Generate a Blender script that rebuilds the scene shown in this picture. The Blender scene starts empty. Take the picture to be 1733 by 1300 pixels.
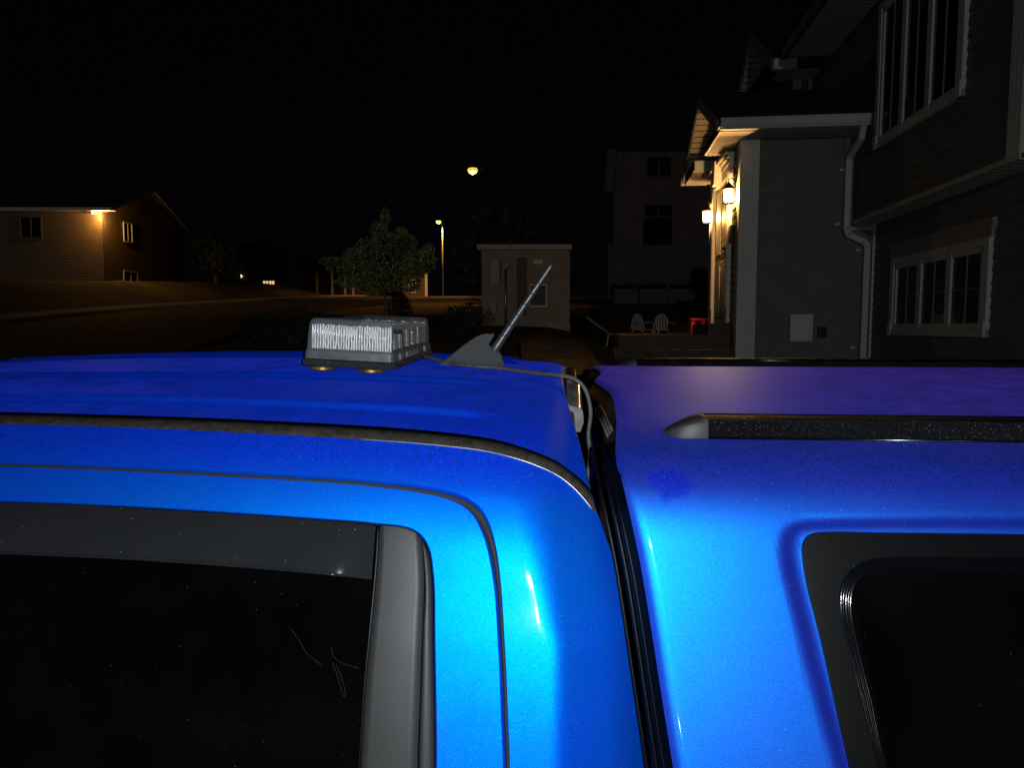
import bpy, math, random
from mathutils import Vector, Matrix
random.seed(11)
scene = bpy.context.scene
COL = scene.collection
EYE = 1.95
PSI = math.radians(4.43)          # camera turns this far left of the truck's cross axis
PITCH = math.atan(97 / 1200.0)
HR = math.radians(-2.13)          # the near house stands turned a little against the truck
TILT = math.radians(2.0)          # the driveway falls towards the camera

# ------------------------------------------------------------------ helpers
def mat(name, base, rough=0.6, metal=0.0, spec=0.4, var=0.0, vscale=8.0, bump=0.0, bscale=60.0, emit=None, estr=0.0, coat=0.0, coat_rough=0.1, speck=0.0, speck_scale=220.0, tint=None, dot=(.9, .92, 1.0)):
    m = bpy.data.materials.new(name); m.use_nodes = True
    nt = m.node_tree; b = nt.nodes['Principled BSDF']
    b.inputs['Roughness'].default_value = rough
    b.inputs['Metallic'].default_value = metal
    b.inputs['Specular IOR Level'].default_value = spec
    b.inputs['Coat Weight'].default_value = coat
    b.inputs['Coat Roughness'].default_value = coat_rough
    tc = nt.nodes.new('ShaderNodeTexCoord')
    colour = None
    if var > 0:
        n = nt.nodes.new('ShaderNodeTexNoise'); n.inputs['Scale'].default_value = vscale; n.inputs['Detail'].default_value = 6
        nt.links.new(tc.outputs['Object'], n.inputs['Vector'])
        r = nt.nodes.new('ShaderNodeValToRGB')
        lo = [max(0, c * (1 - var)) for c in base]; hi = [min(1, c * (1 + var)) for c in (tint or base)]
        r.color_ramp.elements[0].color = (*lo, 1); r.color_ramp.elements[1].color = (*hi, 1)
        r.color_ramp.elements[0].position = .3; r.color_ramp.elements[1].position = .7
        nt.links.new(n.outputs['Fac'], r.inputs['Fac']); colour = r.outputs['Color']
    if speck > 0:
        colour = speckle(nt, tc, colour, base, speck, speck_scale, dot)
    if colour is not None: nt.links.new(colour, b.inputs['Base Color'])
    else: b.inputs['Base Color'].default_value = (*base, 1)
    if bump > 0:
        n2 = nt.nodes.new('ShaderNodeTexNoise'); n2.inputs['Scale'].default_value = bscale; n2.inputs['Detail'].default_value = 4
        nt.links.new(tc.outputs['Object'], n2.inputs['Vector'])
        bp = nt.nodes.new('ShaderNodeBump'); bp.inputs['Strength'].default_value = bump; bp.inputs['Distance'].default_value = .01
        nt.links.new(n2.outputs['Fac'], bp.inputs['Height']); nt.links.new(bp.outputs['Normal'], b.inputs['Normal'])
    if emit:
        b.inputs['Emission Color'].default_value = (*emit, 1); b.inputs['Emission Strength'].default_value = estr
    return m

def speckle(nt, tc, colour, base, amount, scale, dot=(.9, .92, 1.0)):
    # dust and droplets, droplet glints painted in as bright cores of sparse voronoi cells
    v = nt.nodes.new('ShaderNodeTexVoronoi'); v.inputs['Scale'].default_value = scale
    nt.links.new(tc.outputs['Object'], v.inputs['Vector'])
    lt = nt.nodes.new('ShaderNodeMath'); lt.operation = 'LESS_THAN'; lt.inputs[1].default_value = .2
    nt.links.new(v.outputs['Distance'], lt.inputs[0])
    sp = nt.nodes.new('ShaderNodeSeparateColor'); nt.links.new(v.outputs['Color'], sp.inputs['Color'])
    gt = nt.nodes.new('ShaderNodeMath'); gt.operation = 'LESS_THAN'; gt.inputs[1].default_value = amount
    nt.links.new(sp.outputs['Red'], gt.inputs[0])
    mu = nt.nodes.new('ShaderNodeMath'); mu.operation = 'MULTIPLY'
    nt.links.new(lt.outputs[0], mu.inputs[0]); nt.links.new(gt.outputs[0], mu.inputs[1])
    mb = nt.nodes.new('ShaderNodeMath'); mb.operation = 'MULTIPLY'
    nt.links.new(mu.outputs[0], mb.inputs[0]); nt.links.new(sp.outputs['Green'], mb.inputs[1])
    mx = nt.nodes.new('ShaderNodeMixRGB'); mx.inputs['Color2'].default_value = (*dot, 1)
    if colour is not None: nt.links.new(colour, mx.inputs['Color1'])
    else: mx.inputs['Color1'].default_value = (*base, 1)
    nt.links.new(mb.outputs[0], mx.inputs['Fac'])
    return mx.outputs['Color']

class MB:
    """collects faces, then links them as one mesh object"""
    def __init__(s): s.v = []; s.f = []
    def add(s, vs, fs):
        o = len(s.v); s.v += [tuple(v) for v in vs]; s.f += [tuple(i + o for i in f) for f in fs]; return s
    def quad(s, a, b, c, d): return s.add([a, b, c, d], [(0, 1, 2, 3)])
    def poly(s, pts): return s.add(pts, [tuple(range(len(pts)))])
    def box(s, a, b):
        x0, x1 = sorted((a[0], b[0])); y0, y1 = sorted((a[1], b[1])); z0, z1 = sorted((a[2], b[2]))
        return s.add([(x0,y0,z0),(x1,y0,z0),(x1,y1,z0),(x0,y1,z0),(x0,y0,z1),(x1,y0,z1),(x1,y1,z1),(x0,y1,z1)],
                     [(0,3,2,1),(4,5,6,7),(0,1,5,4),(1,2,6,5),(2,3,7,6),(3,0,4,7)])
    def prism(s, pts, d):
        n = len(pts); d = Vector(d); p = [Vector(q) for q in pts]
        return s.add([*p, *[q + d for q in p]], [tuple(range(n))[::-1], tuple(range(n, 2*n))] + [(i, (i+1) % n, n+(i+1) % n, n+i) for i in range(n)])
    def tube(s, pts, r, seg=10, caps=True):
        pts = [Vector(p) for p in pts]; n = len(pts)
        rs = r if isinstance(r, (list, tuple)) else [r] * n
        ring = []; up = None
        for i, p in enumerate(pts):
            t = (pts[min(i+1, n-1)] - pts[max(i-1, 0)]).normalized()
            if up is None: up = t.orthogonal().normalized()
            else:
                up = up - t * up.dot(t); up = up.normalized() if up.length > 1e-6 else t.orthogonal().normalized()
            w = t.cross(up)
            ring.append([p + (up * math.cos(a) + w * math.sin(a)) * rs[i] for a in [2*math.pi*k/seg for k in range(seg)]])
        vs = [q for rg in ring for q in rg]; fs = []
        for i in range(n-1):
            for k in range(seg):
                fs.append((i*seg+k, i*seg+(k+1) % seg, (i+1)*seg+(k+1) % seg, (i+1)*seg+k))
        if caps: fs += [tuple(range(seg))[::-1], tuple(range((n-1)*seg, n*seg))]
        return s.add(vs, fs)
    def lathe(s, prof, c, seg=16):
        c = Vector(c); vs = []; n = len(prof)
        for r, z in prof:
            vs += [c + Vector((r*math.cos(2*math.pi*k/seg), r*math.sin(2*math.pi*k/seg), z)) for k in range(seg)]
        fs = [(i*seg+k, i*seg+(k+1) % seg, (i+1)*seg+(k+1) % seg, (i+1)*seg+k) for i in range(n-1) for k in range(seg)]
        return s.add(vs, fs + [tuple(range(seg))[::-1], tuple(range((n-1)*seg, n*seg))])
    def grid(s, rows):
        n, m = len(rows), len(rows[0])
        return s.add([p for r in rows for p in r], [(i*m+j, i*m+j+1, (i+1)*m+j+1, (i+1)*m+j) for i in range(n-1) for j in range(m-1)])
    def build(s, name, m, parent=None, smooth=False, off=(0, 0, 0), angle=None, bevel=0.0, outward=None, solid=0.0):
        me = bpy.data.meshes.new(name)
        o_ = Vector(off)
        me.from_pydata([tuple(Vector(v) - o_) for v in s.v], [], s.f); me.update()
        me.materials.append(m)
        ob = bpy.data.objects.new(name, me); COL.objects.link(ob)
        if smooth:
            for p in me.polygons: p.use_smooth = True
            if angle: me.set_sharp_from_angle(angle=math.radians(angle))
        if parent is not None: ob.parent = parent
        if bevel > 0:
            b = ob.modifiers.new('Bevel', 'BEVEL'); b.width = bevel; b.segments = 3; b.limit_method = 'ANGLE'
        if solid:
            b = ob.modifiers.new('Solidify', 'SOLIDIFY'); b.thickness = solid; b.offset = -1
        return ob

def tag(o, label=None, cat=None, group=None, kind=None):
    if label: o['label'] = label
    if cat: o['category'] = cat
    if group: o['group'] = group
    if kind: o['kind'] = kind
    return o
def empty(name, loc, rz=0.0, rx=0.0, ry=0.0):
    o = bpy.data.objects.new(name, None); COL.objects.link(o); o.empty_display_size = .2
    o.location = loc; o.rotation_euler = (rx, ry, rz); return o
def rotz(p, a):
    c, s = math.cos(a), math.sin(a); return Vector((c*p[0]-s*p[1], s*p[0]+c*p[1], p[2]))
def V(x, d, z): return rotz((x, d, z), PSI)          # the street's axes -> world
def copy_tree(o, parent=None):
    c = o.copy(); COL.objects.link(c); c.parent = parent
    for ch in [q for q in bpy.data.objects if q.parent == o]: copy_tree(ch, c)
    return c
def pchip(tab, x):
    n = len(tab)
    if x <= tab[0][0]:
        (a, b), (c, d) = tab[0], tab[1]; return b + (x-a)*(d-b)/(c-a)
    if x >= tab[-1][0]:
        (a, b), (c, d) = tab[-2], tab[-1]; return d + (x-c)*(d-b)/(c-a)
    i = 0
    while x > tab[i+1][0]: i += 1
    sl = lambda k: (tab[k+1][1]-tab[k][1])/(tab[k+1][0]-tab[k][0])
    def m(k):
        if k == 0: return sl(0)
        if k == n-1: return sl(n-2)
        a, b = sl(k-1), sl(k); return 0 if a*b <= 0 else 2*a*b/(a+b)
    h = tab[i+1][0]-tab[i][0]; t = (x-tab[i][0])/h
    return (2*t**3-3*t*t+1)*tab[i][1]+(t**3-2*t*t+t)*h*m(i)+(-2*t**3+3*t*t)*tab[i+1][1]+(t**3-t*t)*h*m(i+1)
def catmull(pts, sub):
    P = [Vector(p) for p in pts]; out = []
    for i in range(len(P)-1):
        a, b = P[i], P[i+1]
        m0 = (b - P[i-1]) * .5 if i else (b - a); m1 = (P[i+2] - a) * .5 if i+2 < len(P) else (b - a)
        L = (b-a).length
        if i: m0 = m0 * (2*L/max(1e-6, L+(a-P[i-1]).length)) 
        if i+2 < len(P): m1 = m1 * (2*L/max(1e-6, L+(P[i+2]-b).length))
        for k in range(sub):
            t = k/sub
            out.append((2*t**3-3*t*t+1)*a+(t**3-2*t*t+t)*m0+(-2*t**3+3*t*t)*b+(t**3-t*t)*m1)
    out.append(P[-1]); return out
def smooth(t): t = min(1, max(0, t)); return t*t*(3-2*t)

# ------------------------------------------------------------------ materials
def paint(name, deep, flake, haze, haze_amt, sheen, mix=.6, rough=.57, stain=None):
    m = bpy.data.materials.new(name); m.use_nodes = True; nt = m.node_tree; N = nt.nodes; L = nt.links
    out = N['Material Output']; N.remove(N['Principled BSDF'])
    tc = N.new('ShaderNodeTexCoord')
    fl = N.new('ShaderNodeTexNoise'); fl.inputs['Scale'].default_value = 700; fl.inputs['Detail'].default_value = 2
    L.new(tc.outputs['Object'], fl.inputs['Vector'])
    bp = N.new('ShaderNodeBump'); bp.inputs['Strength'].default_value = .17; bp.inputs['Distance'].default_value = .001
    L.new(fl.outputs['Fac'], bp.inputs['Height'])
    # broad uneven film of dew
    dn = N.new('ShaderNodeTexNoise'); dn.inputs['Scale'].default_value = 14; dn.inputs['Detail'].default_value = 9; dn.inputs['Roughness'].default_value = .7
    L.new(tc.outputs['Object'], dn.inputs['Vector'])
    dr = N.new('ShaderNodeMapRange'); dr.inputs['From Min'].default_value = .3; dr.inputs['From Max'].default_value = .75
    dr.inputs['To Min'].default_value = .45; dr.inputs['To Max'].default_value = 1.3
    L.new(dn.outputs['Fac'], dr.inputs['Value'])
    film = dr.outputs['Result']
    if stain:
        vm = N.new('ShaderNodeVectorMath'); vm.operation = 'SUBTRACT'; vm.inputs[1].default_value = stain[:3]
        L.new(tc.outputs['Object'], vm.inputs[0])
        wn = N.new('ShaderNodeTexNoise'); wn.inputs['Scale'].default_value = 60; wn.inputs['Detail'].default_value = 3
        L.new(tc.outputs['Object'], wn.inputs['Vector'])
        ln = N.new('ShaderNodeVectorMath'); ln.operation = 'LENGTH'; L.new(vm.outputs['Vector'], ln.inputs[0])
        ad = N.new('ShaderNodeMath'); ad.operation = 'MULTIPLY_ADD'; ad.inputs[1].default_value = .03; 
        L.new(wn.outputs['Fac'], ad.inputs[0]); L.new(ln.outputs['Value'], ad.inputs[2])
        mr = N.new('ShaderNodeMapRange'); mr.inputs['From Min'].default_value = stain[3]+.006; mr.inputs['From Max'].default_value = stain[3]+.017
        L.new(ad.outputs[0], mr.inputs['Value'])
        st = mr.outputs['Result']
        mm = N.new('ShaderNodeMath'); mm.operation = 'MULTIPLY'; L.new(film, mm.inputs[0]); L.new(st, mm.inputs[1]); film = mm.outputs[0]
    # dew lies on the faces that look up: there the clear coat is dull and grainy
    ge = N.new('ShaderNodeNewGeometry'); sx = N.new('ShaderNodeSeparateXYZ'); L.new(ge.outputs['Normal'], sx.inputs[0])
    ur = N.new('ShaderNodeMapRange'); ur.inputs['From Min'].default_value = .55; ur.inputs['From Max'].default_value = .93; L.new(sx.outputs['Z'], ur.inputs['Value'])
    up_ = ur.outputs['Result']
    cr_ = N.new('ShaderNodeMapRange'); cr_.inputs['To Min'].default_value = .055; cr_.inputs['To Max'].default_value = .6; L.new(up_, cr_.inputs['Value'])
    cw_ = N.new('ShaderNodeMapRange'); cw_.inputs['To Min'].default_value = .22; cw_.inputs['To Max'].default_value = .12; L.new(up_, cw_.inputs['Value'])
    dee = N.new('ShaderNodeBsdfPrincipled')
    dee.inputs['Roughness'].default_value = .6; dee.inputs['Specular IOR Level'].default_value = 0
    dee.inputs['Sheen Tint'].default_value = (*sheen, 1); dee.inputs['Sheen Roughness'].default_value = .35
    sw = N.new('ShaderNodeMath'); sw.operation = 'MULTIPLY'; L.new(up_, sw.inputs[0]); L.new(film, sw.inputs[1])
    sw2 = N.new('ShaderNodeMath'); sw2.operation = 'MULTIPLY'; sw2.inputs[1].default_value = .52; sw2.use_clamp = True; L.new(sw.outputs[0], sw2.inputs[0]); L.new(sw2.outputs[0], dee.inputs['Sheen Weight'])
    L.new(cw_.outputs['Result'], dee.inputs['Coat Weight']); L.new(cr_.outputs['Result'], dee.inputs['Coat Roughness'])
    col = N.new('ShaderNodeMixRGB'); col.inputs['Color1'].default_value = (*deep, 1); col.inputs['Color2'].default_value = (*haze, 1)
    hm = N.new('ShaderNodeMath'); hm.operation = 'MULTIPLY'; hm.inputs[1].default_value = haze_amt; L.new(film, hm.inputs[0])
    L.new(hm.outputs[0], col.inputs['Fac'])
    gn = N.new('ShaderNodeTexNoise'); gn.inputs['Scale'].default_value = 330; gn.inputs['Detail'].default_value = 3; L.new(tc.outputs['Object'], gn.inputs['Vector'])
    gr_ = N.new('ShaderNodeMapRange'); gr_.inputs['From Min'].default_value = .3; gr_.inputs['From Max'].default_value = .7; gr_.inputs['To Min'].default_value = .45; gr_.inputs['To Max'].default_value = 1.6
    L.new(gn.outputs['Fac'], gr_.inputs['Value'])
    g3 = N.new('ShaderNodeMath'); g3.operation = 'MULTIPLY'; L.new(film, g3.inputs[0]); L.new(gr_.outputs['Result'], g3.inputs[1]); L.new(g3.outputs[0], sw.inputs[1])
    gm = N.new('ShaderNodeMixRGB'); gm.blend_type = 'MULTIPLY'; L.new(up_, gm.inputs['Fac']); L.new(col.outputs['Color'], gm.inputs['Color1']); L.new(gr_.outputs['Result'], gm.inputs['Color2'])
    L.new(speckle(nt, tc, speckle(nt, tc, gm.outputs['Color'], deep, .30, 620, (.10, .26, .95)), deep, .03, 420, (.2, .5, 1.0)), dee.inputs['Base Color'])
    me = N.new('ShaderNodeBsdfPrincipled'); me.inputs['Metallic'].default_value = 1.0
    fr_ = N.new('ShaderNodeMapRange'); fr_.inputs['From Min'].default_value = .32; fr_.inputs['From Max'].default_value = .68; fr_.inputs['To Min'].default_value = .8; fr_.inputs['To Max'].default_value = 1.2
    L.new(fl.outputs['Fac'], fr_.inputs['Value'])
    fm = N.new('ShaderNodeMixRGB'); fm.blend_type = 'MULTIPLY'; fm.inputs['Fac'].default_value = 1; fm.inputs['Color1'].default_value = (*flake, 1)
    L.new(fr_.outputs['Result'], fm.inputs['Color2']); L.new(fm.outputs['Color'], me.inputs['Base Color'])
    me.inputs['Roughness'].default_value = rough
    L.new(cw_.outputs['Result'], me.inputs['Coat Weight']); L.new(cr_.outputs['Result'], me.inputs['Coat Roughness'])
    L.new(bp.outputs['Normal'], me.inputs['Normal'])
    mx = N.new('ShaderNodeMixShader'); mx.inputs['Fac'].default_value = mix
    if not stain:
        un = N.new('ShaderNodeTexNoise'); un.inputs['Scale'].default_value = 5; un.inputs['Detail'].default_value = 8; un.inputs['Roughness'].default_value = .65; L.new(tc.outputs['Object'], un.inputs['Vector'])
        um = N.new('ShaderNodeMapRange'); um.inputs['From Min'].default_value = .3; um.inputs['From Max'].default_value = .7; um.inputs['To Min'].default_value = mix*.75; um.inputs['To Max'].default_value = mix*1.2
        L.new(un.outputs['Fac'], um.inputs['Value'])
        ud = N.new('ShaderNodeMapRange'); ud.inputs['To Min'].default_value = 1; ud.inputs['To Max'].default_value = .35; L.new(up_, ud.inputs['Value'])
        uf = N.new('ShaderNodeMath'); uf.operation = 'MULTIPLY'; L.new(um.outputs['Result'], uf.inputs[0]); L.new(ud.outputs['Result'], uf.inputs[1]); L.new(uf.outputs[0], mx.inputs['Fac'])
    if stain:
        mf = N.new('ShaderNodeMapRange'); mf.inputs['To Min'].default_value = mix*.35; mf.inputs['To Max'].default_value = mix
        L.new(st, mf.inputs['Value']); L.new(mf.outputs['Result'], mx.inputs['Fac'])
    L.new(dee.outputs[0], mx.inputs[1]); L.new(me.outputs[0], mx.inputs[2]); L.new(mx.outputs[0], out.inputs['Surface'])
    return m

M = {}
M['paint'] = paint('metallic_blue_paint', (.0006, .017, .58), (.0, .31, .92), (.010, .03, .7), .25, (.02, .05, 1.0), mix=.60, rough=.575)
M['cap_paint'] = paint('dewy_blue_paint', (.007, .012, .36), (.0, .26, .90), (.05, .030, .55), .3, (.18, .06, 1.0), mix=.5, rough=.5, stain=(.1305, -.65, 1.7804, .030))
M['paint_dark'] = mat('shaded_blue_paint', (.001, .006, .10), .4, coat=.5)
M['black_plastic'] = mat('grained_black_plastic', (.022, .0245, .026), .46, spec=.5, bump=.6, bscale=650, speck=.16, speck_scale=620)
M['rail'] = mat('wet_black_rail', (.0014, .0015, .0018), .5, spec=.12, bump=.5, bscale=700, speck=.2, speck_scale=640)
M['mast'] = mat('antenna_rod', (.045, .048, .050), .35, spec=.7)
M['fin'] = mat('grained_antenna_foot', (.070, .077, .081), .5, spec=.5, bump=.5, bscale=650, speck=.2, speck_scale=620, dot=(.3, .32, .34))
M['thread'] = mat('pale_thread', (.005, .006, .006), .7)
M['trim_plastic'] = mat('satin_black_trim', (.0200, .0212, .0228), .52, spec=.4, bump=.06, bscale=700, speck=.012, speck_scale=620, dot=(.3, .3, .3), var=.12, vscale=25)
M['visor'] = mat('smoked_acrylic', (.0125, .0135, .0155), .12, spec=.22, speck=.008, speck_scale=420, dot=(.3, .3, .32), var=.08, vscale=14)
M['rubber'] = mat('dusty_rubber', (.024, .0225, .020), .85, spec=.12, var=.35, vscale=90, bump=.3, bscale=500, speck=.14, speck_scale=560, tint=(.03, .026, .021), dot=(.2, .19, .16))
M['seal'] = mat('grey_weatherstrip', (.019, .019, .018), .75, spec=.25)
M['black_gloss'] = mat('gloss_black', (.002, .0022, .0028), .14, spec=.5)
M['cap_trim'] = mat('matt_black_window_frame', (.0017, .0021, .0022), .4, spec=.18, bump=.04, bscale=500)
M['glass'] = mat('dark_tinted_glass', (.0010, .0013, .0013), .0, spec=.4, speck=.003, speck_scale=480, dot=(.12, .13, .13), var=.6, vscale=9)
M['gap_black'] = mat('black_boot', (.0012, .0014, .0022), .4, spec=.12)
M['bare_metal'] = mat('galvanised_edge', (.32, .31, .29), .38, metal=.9)
M['brass'] = mat('rusted_brass', (.30, .19, .05), .42, metal=.7, var=.6, vscale=120)
M['lamp_body'] = mat('grey_lamp_tray', (.09, .096, .10), .5, spec=.5, var=.25, vscale=60, bump=.05, bscale=300)
M['cable'] = mat('grey_cable', (.085, .085, .082), .5, spec=.35, var=.3, vscale=90)
M['red_lens'] = mat('red_lens', (.16, .006, .004), .15, spec=.5)
M['clear_lens'] = mat('clear_lamp_lens', (.20, .20, .20), .15, spec=.6, var=.3, vscale=40, bump=.06, bscale=160)
M['tyre'] = mat('tyre_rubber', (.012, .012, .012), .8); M['alloy'] = mat('alloy_wheel', (.4, .4, .42), .35, metal=.9)
M['reflector'] = mat('silver_reflector', (.92, .93, .94), .48, metal=.5, var=.18, vscale=160)
M['sticker'] = mat('silver_label', (.34, .34, .33), .5); M['print'] = mat('label_print', (.02, .02, .02), .6)
# the ribbed clear cover: see-through plastic with a milky, glossy skin
def lens_mat():
    m = bpy.data.materials.new('ribbed_clear_plastic'); m.use_nodes = True; nt = m.node_tree; N = nt.nodes; L = nt.links
    b = N['Principled BSDF']; b.inputs['Base Color'].default_value = (.34, .35, .36, 1); b.inputs['Roughness'].default_value = .12; b.inputs['Specular IOR Level'].default_value = .8
    t = N.new('ShaderNodeBsdfTransparent'); t.inputs['Color'].default_value = (.93, .95, .95, 1)
    mx = N.new('ShaderNodeMixShader')
    tc = N.new('ShaderNodeTexCoord'); n = N.new('ShaderNodeTexNoise'); n.inputs['Scale'].default_value = 38; n.inputs['Detail'].default_value = 5
    L.new(tc.outputs['Object'], n.inputs['Vector'])
    r = N.new('ShaderNodeMapRange'); r.inputs['From Min'].default_value = .3; r.inputs['From Max'].default_value = .75; r.inputs['To Min'].default_value = .82; r.inputs['To Max'].default_value = .70
    L.new(n.outputs['Fac'], r.inputs['Value']); L.new(r.outputs['Result'], mx.inputs['Fac'])
    L.new(b.outputs[0], mx.inputs[1]); L.new(t.outputs[0], mx.inputs[2]); L.new(mx.outputs[0], N['Material Output'].inputs['Surface'])
    return m
M['lens'] = lens_mat()
# houses and street
M['siding'] = mat('dark_grey_siding', (.122, .133, .134), .6, var=.12, vscale=3)
M['trim'] = mat('painted_white_trim', (.50, .53, .51), .5, var=.07, vscale=5)
M['trim_door'] = mat('white_door_trim', (.62, .60, .54), .5, var=.06, vscale=5)
M['muntin'] = mat('dull_window_bar', (.17, .175, .17), .6)
M['soffit'] = mat('vinyl_soffit', (.46, .46, .42), .6, var=.06, vscale=5)
M['shingle'] = mat('dark_shingles', (.014, .014, .015), .9, bump=.5, bscale=40)
M['pane'] = mat('night_window_glass', (.004, .005, .006), .08, spec=.5)
M['curtain'] = mat('grey_curtain', (.055, .06, .058), .9, var=.3, vscale=9)
M['door'] = mat('cream_door', (.55, .52, .46), .5, var=.06, vscale=3)
M['dark_metal'] = mat('dark_bronze', (.02, .018, .016), .4, metal=.6)
M['lit_glass'] = mat('lit_lantern_glass', (.8, .7, .5), .3, emit=(1.0, .60, .20), estr=10)
nt_ = M['lit_glass'].node_tree; pb_ = nt_.nodes['Principled BSDF']
tr_n = nt_.nodes.new('ShaderNodeBsdfTransparent'); mx_n = nt_.nodes.new('ShaderNodeMixShader'); mx_n.inputs['Fac'].default_value = .6
nt_.links.new(pb_.outputs[0], mx_n.inputs[1]); nt_.links.new(tr_n.outputs[0], mx_n.inputs[2]); nt_.links.new(mx_n.outputs[0], nt_.nodes['Material Output'].inputs['Surface'])
M['bulb'] = mat('glowing_bulb', (.9, .8, .6), .4, emit=(1.0, .74, .34), estr=22)
M['wood'] = mat('stained_deck_wood', (.075, .05, .035), .7, var=.35, vscale=6)
M['white_plastic'] = mat('white_resin', (.30, .29, .28), .5)
M['red_plastic'] = mat('red_resin', (.85, .012, .03), .45)
M['blue_plastic'] = mat('blue_resin', (.012, .02, .09), .5)
M['dark_fabric'] = mat('dark_fabric', (.02, .02, .022), .9)
M['stucco'] = mat('beige_render', (.23, .195, .17), .8, var=.12, vscale=3, bump=.2, bscale=40)
M['stucco_trim'] = mat('pale_shed_trim', (.34, .31, .27), .7, var=.1, vscale=3)
M['grey_box'] = mat('grey_utility_box', (.26, .25, .22), .6)
M['concrete'] = mat('concrete', (.22, .21, .19), .85, var=.25, vscale=2, bump=.3, bscale=20)
M['tan_siding'] = mat('tan_siding', (.085, .066, .040), .7, var=.12, vscale=2)
M['brown_siding'] = mat('brown_siding', (.085, .069, .066), .75, var=.15, vscale=2)
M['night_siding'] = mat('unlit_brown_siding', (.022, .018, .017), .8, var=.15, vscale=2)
M['grey_panel'] = mat('grey_deck_panel', (.06, .06, .064), .7, var=.15, vscale=2)
M['dull_pole'] = mat('night_black_pole', (.012, .011, .010), .9)  # night darkness put into the colour, so pole and arm disappear
M['steel'] = mat('galvanised_pole', (.30, .28, .25), .5, metal=.3)
M['leaf'] = mat('green_leaves', (.15, .22, .12), .55, var=.55, vscale=2.0, tint=(.19, .25, .12))
M['dark_leaf'] = mat('dark_leaves', (.03, .045, .028), .7, var=.5, vscale=2.5)
M['bark'] = mat('grey_bark', (.12, .10, .08), .9, var=.3, vscale=12)
M['lit_window'] = mat('lit_window', (.8, .6, .3), .4, emit=(1.0, .60, .22), estr=1.0)
M['lamp_glow'] = mat('sodium_lamp', (.9, .7, .3), .3, emit=(1.0, .36, .03), estr=5)
nt_ = M['lamp_glow'].node_tree; pb_ = nt_.nodes['Principled BSDF']
tr_n = nt_.nodes.new('ShaderNodeBsdfTransparent'); mx_n = nt_.nodes.new('ShaderNodeMixShader'); mx_n.inputs['Fac'].default_value = .7
nt_.links.new(pb_.outputs[0], mx_n.inputs[1]); nt_.links.new(tr_n.outputs[0], mx_n.inputs[2]); nt_.links.new(mx_n.outputs[0], nt_.nodes['Material Output'].inputs['Surface'])
M['lamp_glow_far'] = mat('pale_lamp', (.9, .8, .4), .3, emit=(1.0, .74, .12), estr=2.6)

def ground_mat():
    m = bpy.data.materials.new('dry_lawn_and_gravel'); m.use_nodes = True; nt = m.node_tree; N = nt.nodes; L = nt.links; b = N['Principled BSDF']
    tc = N.new('ShaderNodeTexCoord')
    a = N.new('ShaderNodeTexNoise'); a.inputs['Scale'].default_value = .35; a.inputs['Detail'].default_value = 8; a.inputs['Roughness'].default_value = .65
    f = N.new('ShaderNodeTexNoise'); f.inputs['Scale'].default_value = 9; f.inputs['Detail'].default_value = 8
    L.new(tc.outputs['Object'], a.inputs['Vector']); L.new(tc.outputs['Object'], f.inputs['Vector'])
    r = N.new('ShaderNodeValToRGB'); e = r.color_ramp.elements
    e[0].position = .38; e[0].color = (.045, .055, .025, 1); e[1].position = .62; e[1].color = (.14, .115, .08, 1)
    L.new(a.outputs['Fac'], r.inputs['Fac'])
    mm = N.new('ShaderNodeMixRGB'); mm.blend_type = 'MULTIPLY'; mm.inputs['Fac'].default_value = .6
    L.new(r.outputs['Color'], mm.inputs['Color1']); L.new(f.outputs['Fac'], mm.inputs['Color2']); L.new(mm.outputs['Color'], b.inputs['Base Color'])
    b.inputs['Roughness'].default_value = .95; b.inputs['Specular IOR Level'].default_value = .1
    bp = N.new('ShaderNodeBump'); bp.inputs['Strength'].default_value = .7; bp.inputs['Distance'].default_value = .08
    L.new(f.outputs['Fac'], bp.inputs['Height']); L.new(bp.outputs['Normal'], b.inputs['Normal'])
    return m
M['ground'] = ground_mat()
M['asphalt'] = mat('worn_asphalt', (.042, .040, .038), .9, spec=.2, var=.25, vscale=1.5, bump=.3, bscale=50)
M['gravel'] = mat('pale_gravel', (.17, .145, .11), .95, spec=.1, var=.35, vscale=3, bump=.6, bscale=30)

# ------------------------------------------------------------------ world, camera, lights
w = bpy.data.worlds.new('World'); scene.world = w; w.use_nodes = True
nt = w.node_tree; bg = nt.nodes['Background']
sky = nt.nodes.new('ShaderNodeTexSky'); sky.sky_type = 'NISHITA'; sky.sun_disc = False
sky.sun_elevation = math.radians(3.2); sky.sun_rotation = math.radians(188)
bg.inputs['Strength'].default_value = .0001; nt.links.new(sky.outputs['Color'], bg.inputs['Color'])
glow = nt.nodes.new('ShaderNodeBackground'); glow.inputs['Color'].default_value = (.42, .22, 1.0, 1); glow.inputs['Strength'].default_value = .0011
addw = nt.nodes.new('ShaderNodeAddShader'); nt.links.new(bg.outputs[0], addw.inputs[0]); nt.links.new(glow.outputs[0], addw.inputs[1])
nt.links.new(addw.outputs[0], nt.nodes['World Output'].inputs['Surface'])
fill_sun = bpy.data.lights.new('fill_sun', 'SUN'); fill_sun.energy = .12; fill_sun.angle = math.radians(.5); fill_sun.color = (1, .97, .92)  # added fill: weak low sun from behind the camera, no moon known
mo = bpy.data.objects.new('fill_sun', fill_sun); COL.objects.link(mo); mo.rotation_euler = (math.radians(86.8), 0, math.radians(-8))

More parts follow.
